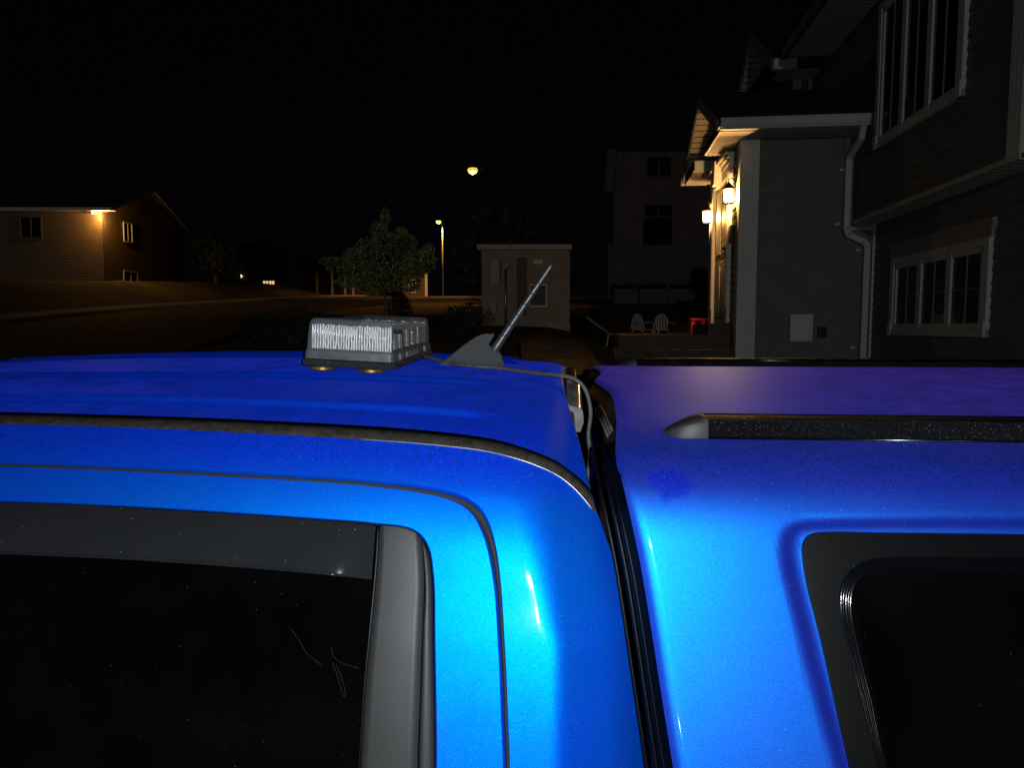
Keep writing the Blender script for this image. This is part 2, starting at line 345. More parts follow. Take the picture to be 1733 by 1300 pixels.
cam = bpy.data.cameras.new('camera'); co = bpy.data.objects.new('camera', cam); COL.objects.link(co)
co.location = (0, 0, EYE); co.rotation_euler = (math.pi/2 - PITCH, 0, PSI)
cam.sensor_width = 36; cam.lens = 1200/1733*36; cam.clip_start = .01; cam.clip_end = 2000
scene.camera = co
def spot(name, loc, rot, power, colour, size, blend, radius):
    l = bpy.data.lights.new(name, 'SPOT'); l.energy = power; l.color = colour; l.spot_size = math.radians(size); l.spot_blend = blend; l.shadow_soft_size = radius
    o = bpy.data.objects.new(name, l); COL.objects.link(o); o.location = loc; o.rotation_euler = rot; return o
def point(name, loc, power, colour, radius):
    l = bpy.data.lights.new(name, 'POINT'); l.energy = power; l.color = colour; l.shadow_soft_size = radius
    o = bpy.data.objects.new(name, l); COL.objects.link(o); o.location = loc; return o
# the phone's own flash, beside its lens
spot('phone_flash', (.022, -.005, EYE+.012), (math.pi/2 - PITCH - math.radians(3), 0, PSI - math.radians(2)), 60, (.94, .98, 1.0), 140, .7, .004)

# ------------------------------------------------------------------ terrain, street
GT = [(-40, -.3), (0, 0), (4, .05), (14, 1.22), (20, 1.95), (45, 3.55), (67, 4.75), (120, 6.6), (250, 9.0), (500, 11)]
def gz(x, d):
    z = pchip(GT, d)
    z += 1.25 * smooth((-x - 17.2) / 6.5) * smooth((d-18)/14)
    z -= .55 * smooth((x - 1.2) / 2.0) * smooth((d-12)/4) * smooth((30-d)/8)
    if d < 9: z *= 1
    return z
def axis(lo, hi, near, step, k):
    a = [0.0]
    while a[-1] < hi: a.append(a[-1] + (step if a[-1] < near else (a[-1]) * k))
    b = [0.0]
    while b[-1] > lo: b.append(b[-1] - (step if -b[-1] < near else (-b[-1]) * k))
    return sorted(set(a + b))
xs = axis(-300, 300, 30, 1.0, .06); ds = axis(-60, 480, 70, 1.0, .05)
g = MB(); g.grid([[V(x, d, gz(x, d) + (random.uniform(-.04, .04) if d > 12 else 0)) for x in xs] for d in ds])
tag(g.build('ground', M['ground'], smooth=True), kind='structure')
def strip(name, m, xa, xb, d0, d1, lift, n=60, curb=0.0):
    b = MB(); rows = []
    for i in range(n+1):
        d = d0 + (d1-d0)*i/n
        a, c = xa(d), xb(d)
        rows.append([V(a + (c-a)*j/8, d, gz(a + (c-a)*j/8, d) + lift) for j in range(9)])
    b.grid(rows); o = b.build(name, m, smooth=True, solid=.0)
    return tag(o, kind='structure')
strip('road', M['asphalt'], lambda d: -14.6, lambda d: -6.9 + .02*(d-20), 6, 110, .06)
# kerb and pavement on the far side of the street, a real step up
b = MB(); rows = []
for i in range(90):
    d = 6 + i*1.15
    z = gz(-15.2, d)
    rows.append([V(-14.6, d, z+.05), V(-14.6, d, z+.17), V(-14.75, d, z+.18), V(-16.1, d, z+.19), V(-16.15, d, gz(-16.1, d)-.05)])
b.grid(rows); tag(b.build('pavement', M['concrete']), kind='structure')
strip('gravel_lot', M['gravel'], lambda d: -6.4 + .5*math.sin(d*.4), lambda d: -1.4 - .05*(d-24) + .5*math.sin(d*.8), 24, 66, .07)
strip('driveway', M['gravel'], lambda d: -5, lambda d: 3.2, -6, 6.5, .02, 30)
strip('gravel_path', M['gravel'], lambda d: .2, lambda d: 1.75, 12.6, 17, .06, 20)

# ------------------------------------------------------------------ pickup truck (local axes: x to the tail, y away from the camera, z up)
TRUCK = empty('pickup_truck', (0, 1.6, 0), rx=TILT)
tag(TRUCK, 'metallic blue pickup truck with roof antenna and black window pillars, wet with dew', 'pickup truck')
ZD = [(-2, 1.815), (-1.5, 1.832), (-.8, 1.838), (-.45, 1.832), (-.29, 1.825), (-.16, 1.817), (-.08, 1.809), (0.03, 1.799), (.1, 1.792)]
WT = sorted([(.05, .42), (.02, .53), (0.0, .60), (-.012, .622), (-.03, .648), (-.051, .67), (-.095, .70), (-.16, .728), (-.21, .7502), (-.35, .80), (-.63, .885), (-.85, .92)])
def inset(x, ze):
    k = min(1, max(0, -ze/.2)); x1 = -.055 + k*.047; s = .035 - .029*k
    d = x - x1
    v = .75*(d if d > s else (0 if d < -s else (d+s)**2/(4*s)))
    if d > .06: v += 6*(d-.06)**2
    return v
def side_y(x, z):
    ze = z - pchip(ZD, x); return -(pchip(WT, ze) - inset(x, ze))
def S(x, z, off=0.0):
    p = Vector((x, side_y(x, z), z))
    if off:
        e = .004
        tx = Vector((2*e, side_y(x+e, z) - side_y(x-e, z), 0)); tz = Vector((0, side_y(x, z+e) - side_y(x, z-e), 2*e))
        n = tx.cross(tz).normalized()
        if n.y > 0: n = -n
        p += n*off
    return p
DT = [(-1.75, 1.834), (-1.3, 1.845), (-.8215, 1.8469), (-.6401, 1.8447), (-.4651, 1.8405), (-.2952, 1.8337), (-.1615, 1.8249), (-.079, 1.8137), (-.0225, 1.7957), (.0133, 1.7732), (.0329, 1.7548)]
DB = [(-1.75, 1.827), (-1.3, 1.838), (-.8036, 1.8403), (-.6269, 1.8381), (-.4544, 1.833), (-.2881, 1.8258), (-.1417, 1.8157), (-.0734, 1.805), (-.0221, 1.787), (.0103, 1.7650), (.0388, 1.7337)]
R0 = [(-1.75, 1.827), (-1.3, 1.838), (-.8036, 1.8403), (-.6269, 1.8381), (-.4544, 1.833), (-.2881, 1.8258), (-.2065, 1.8211), (-.1417, 1.8157), (-.0934, 1.809), (-.0536, 1.8), (-.0221, 1.787), (.0053, 1.7685), (.0248, 1.7515), (.0388, 1.7337), (.0493, 1.7075), (.0627, 1.6689), (.0751, 1.6062), (.0873, 1.5371), (.0975, 1.4605), (.115, 1.25), (.125, 1.02)]
R1 = [(-1.75, 1.782), (-1.25, 1.796), (-.7521, 1.7976), (-.5866, 1.794), (-.4259, 1.7889), (-.301, 1.7837), (-.2238, 1.7784), (-.1777, 1.7735), (-.1433, 1.7673), (-.1202, 1.7592), (-.1045, 1.7487), (-.094, 1.7345), (-.0873, 1.7189), (-.0813, 1.6969), (-.0759, 1.6622), (-.0719, 1.625), (-.0678, 1.5827), (-.0644, 1.5355), (-.0612, 1.4893), (-.052, 1.25), (-.045, 1.02)]
R2 = [(-1.75, 1.7755), (-1.25, 1.7895), (-.7473, 1.7911), (-.5834, 1.7882), (-.4233, 1.7826), (-.2992, 1.7775), (-.2262, 1.7722), (-.1827, 1.7673), (-.1515, 1.7618), (-.1293, 1.7543), (-.1137, 1.7444), (-.1032, 1.7307), (-.0955, 1.7158), (-.0888, 1.695), (-.0817, 1.6621), (-.0772, 1.6249), (-.073, 1.5826), (-.0695, 1.5354), (-.0662, 1.4892), (-.057, 1.25), (-.05, 1.02)]
DLO = [(-1.75, 1.735), (-1.25, 1.750), (-.7261, 1.7503), (-.5669, 1.7473), (-.4116, 1.7415), (-.3055, 1.7363), (-.2607, 1.7342), (-.2309, 1.7319), (-.2072, 1.7302), (-.1916, 1.7272), (-.1801, 1.7216), (-.1721, 1.7134), (-.1662, 1.7026), (-.1623, 1.6866), (-.1586, 1.6612), (-.1557, 1.6239), (-.1525, 1.5814), (-.1492, 1.534), (-.1467, 1.4875), (-.139, 1.25), (-.135, 1.10)]
def ring(pts, sub=6): return [(p.x, p.y) for p in catmull([(a, b, 0) for a, b in pts], sub)]
r0, r1, r2, rd = ring(R0), ring(R1), ring(R2), ring(DLO)
def mirror(mb):
    o = MB(); o.v = [(v[0], -v[1], v[2]) for v in mb.v]; o.f = [tuple(reversed(f)) for f in mb.f]; return o
def both(mb):
    m2 = mirror(mb); o = MB(); o.add(mb.v, mb.f); o.add(m2.v, m2.f); return o
# cab side shell between the roof ditch and the door cut, with turned-in edges
side = MB()
K = 18
rows = []
for k in range(K+1):
    t = k/K; rows.append([S(a[0]+(b[0]-a[0])*t, a[1]+(b[1]-a[1])*t) for a, b in zip(r0, r1)])
fl1 = [S(a[0]+(b[0]-a[0])*.15, a[1]+(b[1]-a[1])*.15, -.002) for a, b in zip(r1, r2)]
fl2 = [S(a[0]+(b[0]-a[0])*.2, a[1]+(b[1]-a[1])*.2, -.016) for a, b in zip(r1, r2)]
rows += [fl1, fl2]
side.grid(rows)
iC = 13*6
rear = [S(*q) for q in r0[iC-2:]]
side.grid([rear, [p + Vector((-.004, .012, 0)) for p in rear], [p + Vector((-.02, .05, 0)) for p in rear]])
# roof skin
ZC = [(-1.8, 1.833), (-1.55, 1.852), (-1.2, 1.868), (-.88, 1.874), (-.6, 1.876), (-.34, 1.871), (-.1, 1.861), (0.0, 1.856), (.05, 1.854)]
dt = [S(*q, .0) for q in ring(DT, 8)]
def roof_pt(p, s):
    x, yd, zd = p.x, abs(p.y), p.z
    xx = x - .046*(1-s*s)*smooth((x+.16)/.19)
    zc = pchip(ZC, xx); base = .030
    extra = max(0, zc - base - zd)
    y = s*yd
    z = zc - base*s*s - extra*abs(s)**4.5
    z -= (.012*smooth((xx+.05)/.06)**2)
    for y0 in (-.49, -.27, .14, .36):
        d = (y-y0)/.016
        if abs(d) < 1: z += .0095*(1-d*d)**2*smooth((-.09-x)/.07)*smooth((x+1.5)/.2)
    return Vector((xx, y, z))
SS = [-1+2*j/260 for j in range(261)]
roof = MB(); rr = [[roof_pt(p, s) for s in SS] for p in dt]
roof.grid(rr)
last = rr[-1]
roof.grid([last, [p + Vector((.003, 0, -.004)) for p in last], [p + Vector((.001, 0, -.012)) for p in last], [p + Vector((-.012, 0, -.022)) for p in last]])
shell = both(side); shell.add(roof.v, roof.f)
BODY = shell.build('cab_body', M['paint'], TRUCK, smooth=True, angle=50)
# pinch weld along the rear roof edge
pw = MB(); pw.tube([p + Vector((.0035, 0, -.010)) for p in last[::3]], .0016, 6)
pw.build('roof_flange', M['bare_metal'], TRUCK, smooth=True)
# roof ditch mouldings
dbl = ring(DB, 8)
dm = MB(); A = [S(*q, .0004) for q in ring(DT, 8)]; B = [S(x_, z_-.0045, .0008) for x_, z_ in dbl]
dm.grid([[a + Vector((0, 0, -.006)) for a in A], A, [(a+b)/2 + Vector((0, -.0003, .0006)) for a, b in zip(A, B)], B, [b_ + Vector((0, 0, -.008)) for b_ in B]])
for q in (dm, mirror(dm)): q.build('drip_moulding', M['rubber'], TRUCK, smooth=True)
em = MB(); em.tube([S(x_, z_-.0048, .0010) for x_, z_ in dbl[40:-1]], .0011, 6)
em.build('moulding_edge', M['bare_metal'], TRUCK, smooth=True)
# door weatherstrip sits in the cut
ws = MB(); ws.grid([[S(a[0]+(b[0]-a[0])*t, a[1]+(b[1]-a[1])*t, o) for a, b in zip(r1, r2)] for t, o in ((-.05, -.014), (.2, -.008), (.5, -.006), (.8, -.008), (1.05, -.014))])
for q in (ws, mirror(ws)): q.build('door_seal', M['seal'], TRUCK, smooth=True)
# rear doors
door = MB(); rows = [[S(a[0], a[1], -.016) for a in r2], [S(a[0]+(b[0]-a[0])*.01, a[1]+(b[1]-a[1])*.01, -.003) for a, b in zip(r2, rd)]]
for k in range(0, 15):
    t = .04 + .92*k/14; rows.append([S(a[0]+(b[0]-a[0])*t, a[1]+(b[1]-a[1])*t, 0) for a, b in zip(r2, rd)])
rows += [[S(a[0]+(b[0]-a[0])*.99, a[1]+(b[1]-a[1])*.99, -.003) for a, b in zip(r2, rd)], [S(*b_, -.012) for b_ in rd]]
door.grid(rows)
low = MB()     # door skin under the glass
lowr = []
for k in range(9):
    z = 1.10 - .1*k/8*5.4
    lowr.append([Vector((x, -(.845 + .06*math.sin(min(1, (1.10-z)/.3)*1.2) ), z)) for x in [-1.75+ (1.70)*j/20 for j in range(21)]])
low.grid(lowr); door.add(low.v, low.f)
def door_set(mir):
    f = mirror if mir else (lambda q: q)
    d = f(door).build('door', M['paint'], TRUCK, smooth=True, angle=50)
    # tinted pane
    gl = MB(); n = len(rd)
    top = [(x, pchip([(-1.75, 1.735), (-1.25, 1.750), (-.7261, 1.7503), (-.4116, 1.7415), (-.22, 1.731)], x)) for x in [-1.75 + 1.53*i/40 for i in range(41)]]
    gl.grid([[S(x, 1.10 + (z-1.10)*k/16, -.016) for x, z in top] for k in range(17)])
    f(gl).build('window', M['glass'], d, smooth=True)
    # satin pillar cover at the rear of the window, in two panels
    PL = [(-.2308, 1.7315), (-.2297, 1.6986), (-.23, 1.6601), (-.2308, 1.6103), (-.2324, 1.5618), (-.2325, 1.5203), (-.2325, 1.4852), (-.233, 1.25), (-.233, 1.10)]
    PM = [(-.1772, 1.7195), (-.1724, 1.6865), (-.17, 1.6611), (-.169, 1.6114), (-.168, 1.5632), (-.1676, 1.5219), (-.1669, 1.487), (-.160, 1.25), (-.157, 1.10)]
    PR = [(-.1772, 1.7185), (-.1618, 1.6865), (-.1590, 1.6611), (-.1553, 1.6114), (-.1517, 1.5632), (-.1490, 1.5219), (-.1470, 1.487), (-.139, 1.25), (-.135, 1.10)]
    pl, pm = ring(PL, 8), ring(PM, 8)
    drd = [q for q in rd if q[0] > -.2085][::-1]
    pc = MB()
    # outline: follow the rounded top corner of the window opening
    def topz(x):
        best = None
        for (xa, za), (xb, zb) in zip(rd, rd[1:]):
            if xa <= x <= xb and za > 1.6:
                best = za + (zb-za)*((x-xa)/max(1e-6, xb-xa)); break
        return best if best is not None else 1.72
    rows = []
    n1 = 60
    for k in range(n1+1):
        z = 1.735 + (1.10-1.735)*(k/n1)**1.25
        xl = pchip(sorted([(b_, a) for a, b_ in PL]), z); xr = pchip(sorted([(b_, a) for a, b_ in PM]), z)
        row = []
        for j in range(13):
            x = xl + (xr-xl)*j/12; zz = min(z, topz(x)-.0008)
            edge = -.006 if j in (0, 12) else 0
            row.append(S(x, zz, -.0015 + edge + .0012*math.sin(math.pi*j/12)))
        rows.append(row)
    pc.grid(rows)
    f(pc).build('pillar_cover', M['trim_plastic'], d, smooth=True, angle=60)
    ps = MB(); rows = []
    for k in range(n1+1):
        z = 1.722 + (1.10-1.722)*(k/n1)**1.25
        xl = pchip(sorted([(b_, a) for a, b_ in PM]), z) + .0012
        # right edge on the window opening
        xr = xl + .002
        for (xa, za), (xb, zb) in zip(rd, rd[1:]):
            if za >= z >= zb and za < 1.729: xr = xa + (xb-xa)*((za-z)/max(1e-6, za-zb)); break
        xr = max(xl+.001, xr-.0012)
        row = []
        for j in range(9):
            x = xl + (xr-xl)*j/8; zz = min(z, topz(x)-.0008)
            row.append(S(x, zz, -.003 - .005*(1 if j in (0, 8) else 0) + .0035*math.sin(math.pi*(j/8)**.7)))
        rows.append(row)
    ps.grid(rows)
    f(ps).build('pillar_edge', M['trim_plastic'], d, smooth=True, angle=60)
    # smoked rain visor along the top of the glass
    VB = [(-1.75, 1.678), (-1.2, 1.692), (-.709, 1.6912), (-.5536, 1.689), (-.402, 1.6834), (-.2983, 1.6775), (-.2507, 1.6738), (-.2345, 1.6718)]
    vt = [(x, pchip([(-1.75, 1.7335), (-1.25, 1.7485), (-.7261, 1.7490), (-.4116, 1.7402), (-.22, 1.7300)], x)) for x in [-1.75 + (1.75-.2345)*i/60 for i in range(61)]]
    VBp = sorted(VB)
    vs = MB(); rows = []
    for k in range(11):
        t = k/10; row = []
        for i, (x, zt) in enumerate(vt):
            zb = pchip(VBp, x)
            endk = smooth((-.2345 - x)/.022)
            bulge = (.004 + .018*math.sin(math.pi*.5*t))*endk - .004*(1-endk)
            row.append(S(x, zt + (zb-zt)*t, bulge))
        rows.append(row)
    rows.append([p + Vector((0, .003, -.0005)) for p in rows[-1]])
    vs.grid(rows)
    f(vs).build('rain_visor', M['visor'], d, smooth=True, angle=60)
    hs = MB()
    for pl_ in ([(-.333, 1.6193), (-.3192, 1.6053), (-.3091, 1.5921), (-.2879, 1.5785)], [(-.2794, 1.6001), (-.2763, 1.5897), (-.2636, 1.5821), (-.2441, 1.5771)], [(-.2771, 1.5836), (-.2684, 1.5669), (-.2604, 1.548), (-.2576, 1.548), (-.2626, 1.5641), (-.2718, 1.5801)]):
        hs.tube([S(p.x, p.y, -.0155) for p in catmull([(a, b_, 0) for a, b_ in pl_], 5)], .00028, 5)
    f(hs).build('stray_thread', M['thread'], d, smooth=True)
    vl = MB(); vl.tube([S(x, pchip(VBp, x) + .0008, (.0225*smooth((-.2345 - x)/.022)) + .0002) for x, zt in vt[:-1]], .0019, 8)
    f(vl).build('visor_lip', M['visor'], d, smooth=True)
    # thin rubber run between glass and pillar
    gr = MB(); gr.tube([S(a - .0015, b_, -.008) for a, b_ in pl], .0028, 6)
    gr.tube([S(*q, -.004) for q in rd[6:60]], .0022, 6)
    f(gr).build('glass_run', M['gap_black'], d, smooth=True)
door_set(False); door_set(True)
# cab back wall with its window, high brake light
bk = MB(); prof = [S(*q) + Vector((-.02, .05, 0)) for q in r0[iC-2:]]
rows = []
for p in [Vector((-.01, -.58, 1.775))] + prof[4:]:
    rows.append([Vector((p.x - .035*(1-s*s) + .0, abs(p.y)*s, p.z + (.05*(1-s*s) if p.z > 1.7 else 0))) for s in [-1+2*j/24 for j in range(25)]])
bk.grid(rows); bk.build('cab_back', M['gap_black'], TRUCK, smooth=True)
rw = MB(); rw.grid([[Vector((.0 + .05*(1.74-z) - .03*(1-s*s), .52*s, z)) for s in [-1+2*j/16 for j in range(17)]] for z in (1.74, 1.6, 1.45, 1.3)])
rw.build('rear_window', M['glass'], TRUCK, smooth=True)
bl = MB()
def wedge(mb, y0, y1, x0, x1, zt0, zt1, h0, h1):
    n = 10; rows = []
    for j in range(n+1):
        t = j/n; y = y0+(y1-y0)*t; zt = zt0+(zt1-zt0)*t; h = h0+(h1-h0)*t
        rows.append([Vector((x0, y, zt+.004)), Vector((x1-.006, y, zt)), Vector((x1, y, zt-.006)), Vector((x1+.002, y, zt-h*.6)), Vector((x1-.004, y, zt-h)), Vector((x0, y, zt-h-.002))])
    mb.grid(rows); m = 6
    o = len(mb.v) - (n+1)*m
    mb.f.append(tuple(o+i for i in range(m))); mb.f.append(tuple(o+n*m+i for i in range(m))[::-1])
wedge(bl, -.235, .26, -.03, .014, 1.802, 1.832, .05, .05)
BL = bl.build('brake_light', M['black_plastic'], TRUCK, smooth=True, angle=40)
q = MB(); wedge(q, -.215, -.02, .0, .030, 1.808, 1.831, .046, .046); q.build('cargo_lens', M['clear_lens'], BL, smooth=True, angle=40)
q = MB(); wedge(q, -.016, .20, .0, .024, 1.835, 1.842, .040, .040); q.build('red_lens', M['red_lens'], BL, smooth=True, angle=40)
# roof antenna: shark fin foot, raked mast with a spiral wire
fin_o = [(-.282, 1.866), (-.260, 1.884), (-.237, 1.902), (-.212, 1.920), (-.191, 1.932), (-.178, 1.936), (-.157, 1.937), (-.161, 1.926), (-.169, 1.911), (-.158, 1.906), (-.149, 1.900), (-.142, 1.890), (-.139, 1.876), (-.138, 1.862)]
def fin_half(x, z, zb):
    h = max(0, z - zb)
    k = smooth(min(1, (x + .285)/.06)); e = smooth(min(1, (-.1375-x)/.02 + .25))
    return (.0035 + .006*max(0, 1-h/.075) + .017*math.exp(-(h/.012)**1.5)) * (.25+.75*k)*e
fin = MB(); N_ = 46; rows = []
from bisect import bisect
def fin_top(x):
    pts = [(-.284, 1.862)] + fin_o[:7]
    z = pchip(pts, x) if x < -.157 else None
    if x >= -.157:
        z = pchip([(-.157, 1.9045), (-.149, 1.900), (-.142, 1.890), (-.139, 1.878), (-.136, 1.862)], x)
    return z
def fin_section(x, zt):
    zb = pchip(ZC, x) - .004
    row = []
    for j in range(15):
        t = j/14; z = zb + (zt-zb)*t; row.append((z, fin_half(x, z, zb)*(math.sqrt(max(0, 1-t**10)))))
    return [Vector((x, -w_, z)) for z, w_ in row] + [Vector((x, w_, z)) for z, w_ in row[::-1]]
xs_ = [-.284 + (.284-.1705)*i/26 for i in range(27)]
fin.grid([fin_section(x, fin_top(x)) for x in xs_])
# overhanging nose behind the mast notch
xs2 = [-.1705 + (.1705-.1375)*i/12 for i in range(13)]
fin.grid([fin_section(x, pchip([(-.171, 1.912), (-.160, 1.907), (-.149, 1.900), (-.142, 1.890), (-.1385, 1.878), (-.136, 1.862)], x)) for x in xs2])
# notch lip leaning back over the mast
lipA = [Vector((-.1705, -.0052, 1.911)), Vector((-.1705, -.0045, 1.9345)), Vector((-.157, -.0038, 1.937)), Vector((-.1585, -.0042, 1.931))]
fin.prism([lipA[0], lipA[3], lipA[2], lipA[1]], (0, .0095, 0))
FIN = fin.build('antenna_foot', M['fin'], TRUCK, smooth=True, angle=45)
m0, m1 = Vector((-.158, 0, 1.900)), Vector((-.033, 0, 2.084))
ax = (m1-m0)
ma = MB(); ma.tube([m0 + ax*t for t in (0, .02, .09, .1, .3, .55, .8, .97, .99, 1.0)], [.0098, .0100, .0098, .0092, .0082, .0070, .0059, .0054, .0052, .0034], 16)
mast = ma.build('antenna_mast', M['mast'], FIN, smooth=True, angle=50)
sp_ = MB(); pts = []
n_ = ax.normalized(); u_ = n_.orthogonal().normalized(); v_ = n_.cross(u_)
for i in range(0, 181):
    t = .10 + .80*i/180; a = 2*math.pi*6.6*i/180; r = .0090 - .0030*(i/180)
    pts.append(m0 + ax*t + (u_*math.cos(a) + v_*math.sin(a))*r)
sp_.tube(pts, .0014, 6); sp_.build('antenna_wire', M['mast'], FIN, smooth=True)
# lower body, bed, bonnet and wheels, hidden from this side of the roof but part of the truck
hood = MB()
hood.grid([[Vector((x, .78*s - .0, z - .06*s*s)) for s in [-1+.2*j for j in range(11)]] for x, z in ((-1.75, 1.835), (-2.1, 1.60), (-2.55, 1.22))])
WS = hood.build('windscreen', M['glass'], TRUCK, smooth=True)
hd = MB(); hd.grid([[Vector((x, wd*s, z - .07*s*s - (.55 if abs(s) > .99 else 0))) for s in [-1, -.985] + [-.9+.2*j for j in range(10)] + [.985, 1]] for x, z, wd in ((-2.5, 1.22, .88), (-2.9, 1.2, .89), (-3.4, 1.14, .88), (-3.65, 1.02, .82), (-3.7, .6, .8))])
hd.build('bonnet', M['paint'], TRUCK, smooth=True, angle=40)
bd = MB(); bd.box((-1.76, -.9, .45), (-3.6, .9, .75)); bd.box((-.04, -.9, .5), (.14, .9, 1.02))
for s in (-1, 1):
    bd.box((.16, s*.86, .5), (1.75, s*.915, 1.22))
bd.box((1.73, -.86, .5), (1.78, .86, 1.2)); bd.box((.16, -.86, .55), (1.73, .86, .6)); bd.box((-1.75, -.86, .42), (-.04, .86, .5))
bd.build('bed', M['paint'], TRUCK, bevel=.02)
for x in (-2.85, .85):
    for s in (-1, 1):
        wl = MB(); wl.lathe([(.2, -.11), (.33, -.12), (.375, -.09), (.38, 0), (.375, .09), (.33, .12), (.2, .11)], (0, 0, 0), 28)
        wl.v = [(v[0] + x, v[2]*1.0 + s*.80, v[1] + .375) for v in wl.v]
        wo = wl.build('wheel', M['tyre'], TRUCK, smooth=True, angle=40)
        rm = MB(); rm.lathe([(.02, .02), (.19, .05), (.21, .06), (.21, -.06), (.02, -.05)], (0, 0, 0), 20)
        rm.v = [(v[0] + x, s*(.86 + v[2]), v[1] + .375) for v in rm.v]; rm.build('rim', M['alloy'], wo, smooth=True, angle=40)

# ------------------------------------------------------------------ truck cap over the bed
CAP = empty('truck_cap', (0, 1.6, 0), rx=TILT)
tag(CAP, 'blue fibreglass cap with black roof rails and dark side window, behind the cab', 'truck cap')
WC = sorted([(1.8395, .0), (1.839, .1), (1.8355, .25), (1.827, .45), (1.8155, .55), (1.805, .60), (1.79, .635), (1.77, .662), (1.74, .682), (1.69, .702), (1.60, .735), (1.4, .806), (1.2, .87), (1.0, .90)])
def cap_y(z): return -pchip(WC, z)
CF = sorted([(1.8396, .058), (1.8385, .078), (1.8365, .0835), (1.8295, .0785), (1.8201, .0711), (1.8059, .0655), (1.7825, .0698), (1.7399, .0793), (1.6883, .0902), (1.6131, .1024), (1.5469, .1123), (1.489, .1213), (1.3, .150), (1.22, .165)])
REC = [(2.2, 1.7496), (.5372, 1.7496), (.3119, 1.7442), (.277, 1.7398), (.262, 1.7275), (.2579, 1.7082), (.259, 1.6859), (.2665, 1.6487), (.2787, 1.5883), (.2909, 1.5359), (.3005, 1.4963), (.325, 1.36)]
FRM = [(.5324, 1.7286), (.3776, 1.7273), (.3098, 1.7265), (.2924, 1.7223), (.2847, 1.712), (.2835, 1.696), (.286, 1.6678), (.297, 1.6129), (.308, 1.5481), (.3164, 1.497), (.333, 1.40)]
SEA = [(.5287, 1.7049), (.4413, 1.7028), (.368, 1.7005), (.3439, 1.693), (.3291, 1.6783), (.3221, 1.6595), (.3217, 1.6318), (.3291, 1.5899), (.3384, 1.5434), (.3469, 1.4982), (.365, 1.42)]
GLS = [(.5263, 1.6887), (.4393, 1.6866), (.3864, 1.6853), (.3592, 1.6796), (.3461, 1.6675), (.3405, 1.6507), (.3409, 1.6263), (.3461, 1.5905), (.3531, 1.5497), (.3595, 1.4987), (.377, 1.44)]
recl = ring(REC, 6)
def rec_dist(x, z):
    # signed distance inside the sunk window field (positive inside)
    best = 9; sgn = -1
    for (xa, za), (xb, zb) in zip(recl, recl[1:]):
        dx, dz = xb-xa, zb-za; L2 = dx*dx+dz*dz
        t = max(0, min(1, ((x-xa)*dx+(z-za)*dz)/max(L2, 1e-12)))
        ex, ez = x-(xa+dx*t), z-(za+dz*t); d = math.hypot(ex, ez)
        if d < best:
            best = d; sgn = 1 if (dx*ez - dz*ex) > 0 else -1
    return best*sgn
def cap_surf(x, z, off=0.0):
    d = rec_dist(x, z) if (x > .2 and 1.3 < z < 1.79) else -1
    sink = .017*smooth((d+.004)/.022)
    sink *= smooth((z-1.33)/.06)
    return Vector((x, cap_y(z) + sink - off, z))
capm = MB()
zs = [1.8395, 1.8393, 1.839, 1.838, 1.8365, 1.834, 1.831, 1.827, 1.8225, 1.818, 1.8135, 1.809, 1.804, 1.798, 1.792, 1.786]
z = 1.780
while z > 1.44: zs.append(z); z -= .0055
zs += [1.43, 1.40, 1.36, 1.33, 1.28, 1.22]
tx = [0, .004, .01, .02, .035, .05] + [.05 + .0065*k for k in range(1, 90)] + [.66, .75, .85, 1.0, 1.2, 1.4, 1.65]
rows = []
for z in zs:
    xf = pchip(CF, z)
    row = []
    for t in tx:
        x = xf + t
        p = cap_surf(x, z)
        rnd = .007*max(0, 1-t/.014)**2
        p.y += rnd if z < 1.80 else 0; p.z -= rnd if z > 1.79 else 0
        row.append(p)
    rows.append(row)
capm.grid(rows)
cap2 = both(capm)
front_edge = [r[0] for r in rows]
# turned-in front lip
cap_body = cap2.build('cap_shell', M['cap_paint'], CAP, smooth=True, angle=60)
lp = MB()
fe = [Vector((p.x, p.y, p.z)) for p in front_edge]
lp.grid([fe, [p + Vector((.002, .012, -.008)) for p in fe], [Vector((p.x-.012, p.y*.965, p.z-.022)) for p in fe], [Vector((p.x-.018, p.y*.94, p.z-.035)) for p in fe], [Vector((p.x+.01, p.y*.90, p.z-.06)) for p in fe], [Vector((p.x+.012, p.y*.2, min(p.z-.08, 1.72))) for p in fe], [Vector((p.x+.012, 0, min(p.z-.08, 1.72))) for p in fe]])
both(lp).build('front_panel', M['gap_black'], CAP, smooth=True)
# rubber boot and weather strips between cab and cap
bt = MB()
for o_, k_, r_ in ((.016, .968, .0030), (.027, .940, .0028), (.008, .985, .0018)):
    bt.tube([Vector((.10, -.50, 1.80))] + [Vector((pchip(CF, z) - o_, cap_y(z)*k_, z-.012)) for z in [1.812 - .012*k for k in range(40)]], r_, 8)
bt.build('rubber_boot', M['gap_black'], CAP, smooth=True)
st = MB(); a0, a1 = Vector((.0505, -.28, 1.815)), Vector((.0670, -.475, 1.792))
for k in (0, 1, 2):
    st.tube([a0 + Vector((k*.004, 0, .003*k)), (a0+a1)/2 + Vector((k*.004, 0, .003*k+.002)), a1 + Vector((k*.004, 0, .003*k))], .0022, 6)
st.build('front_window_strip', M['cable'], CAP, smooth=True)
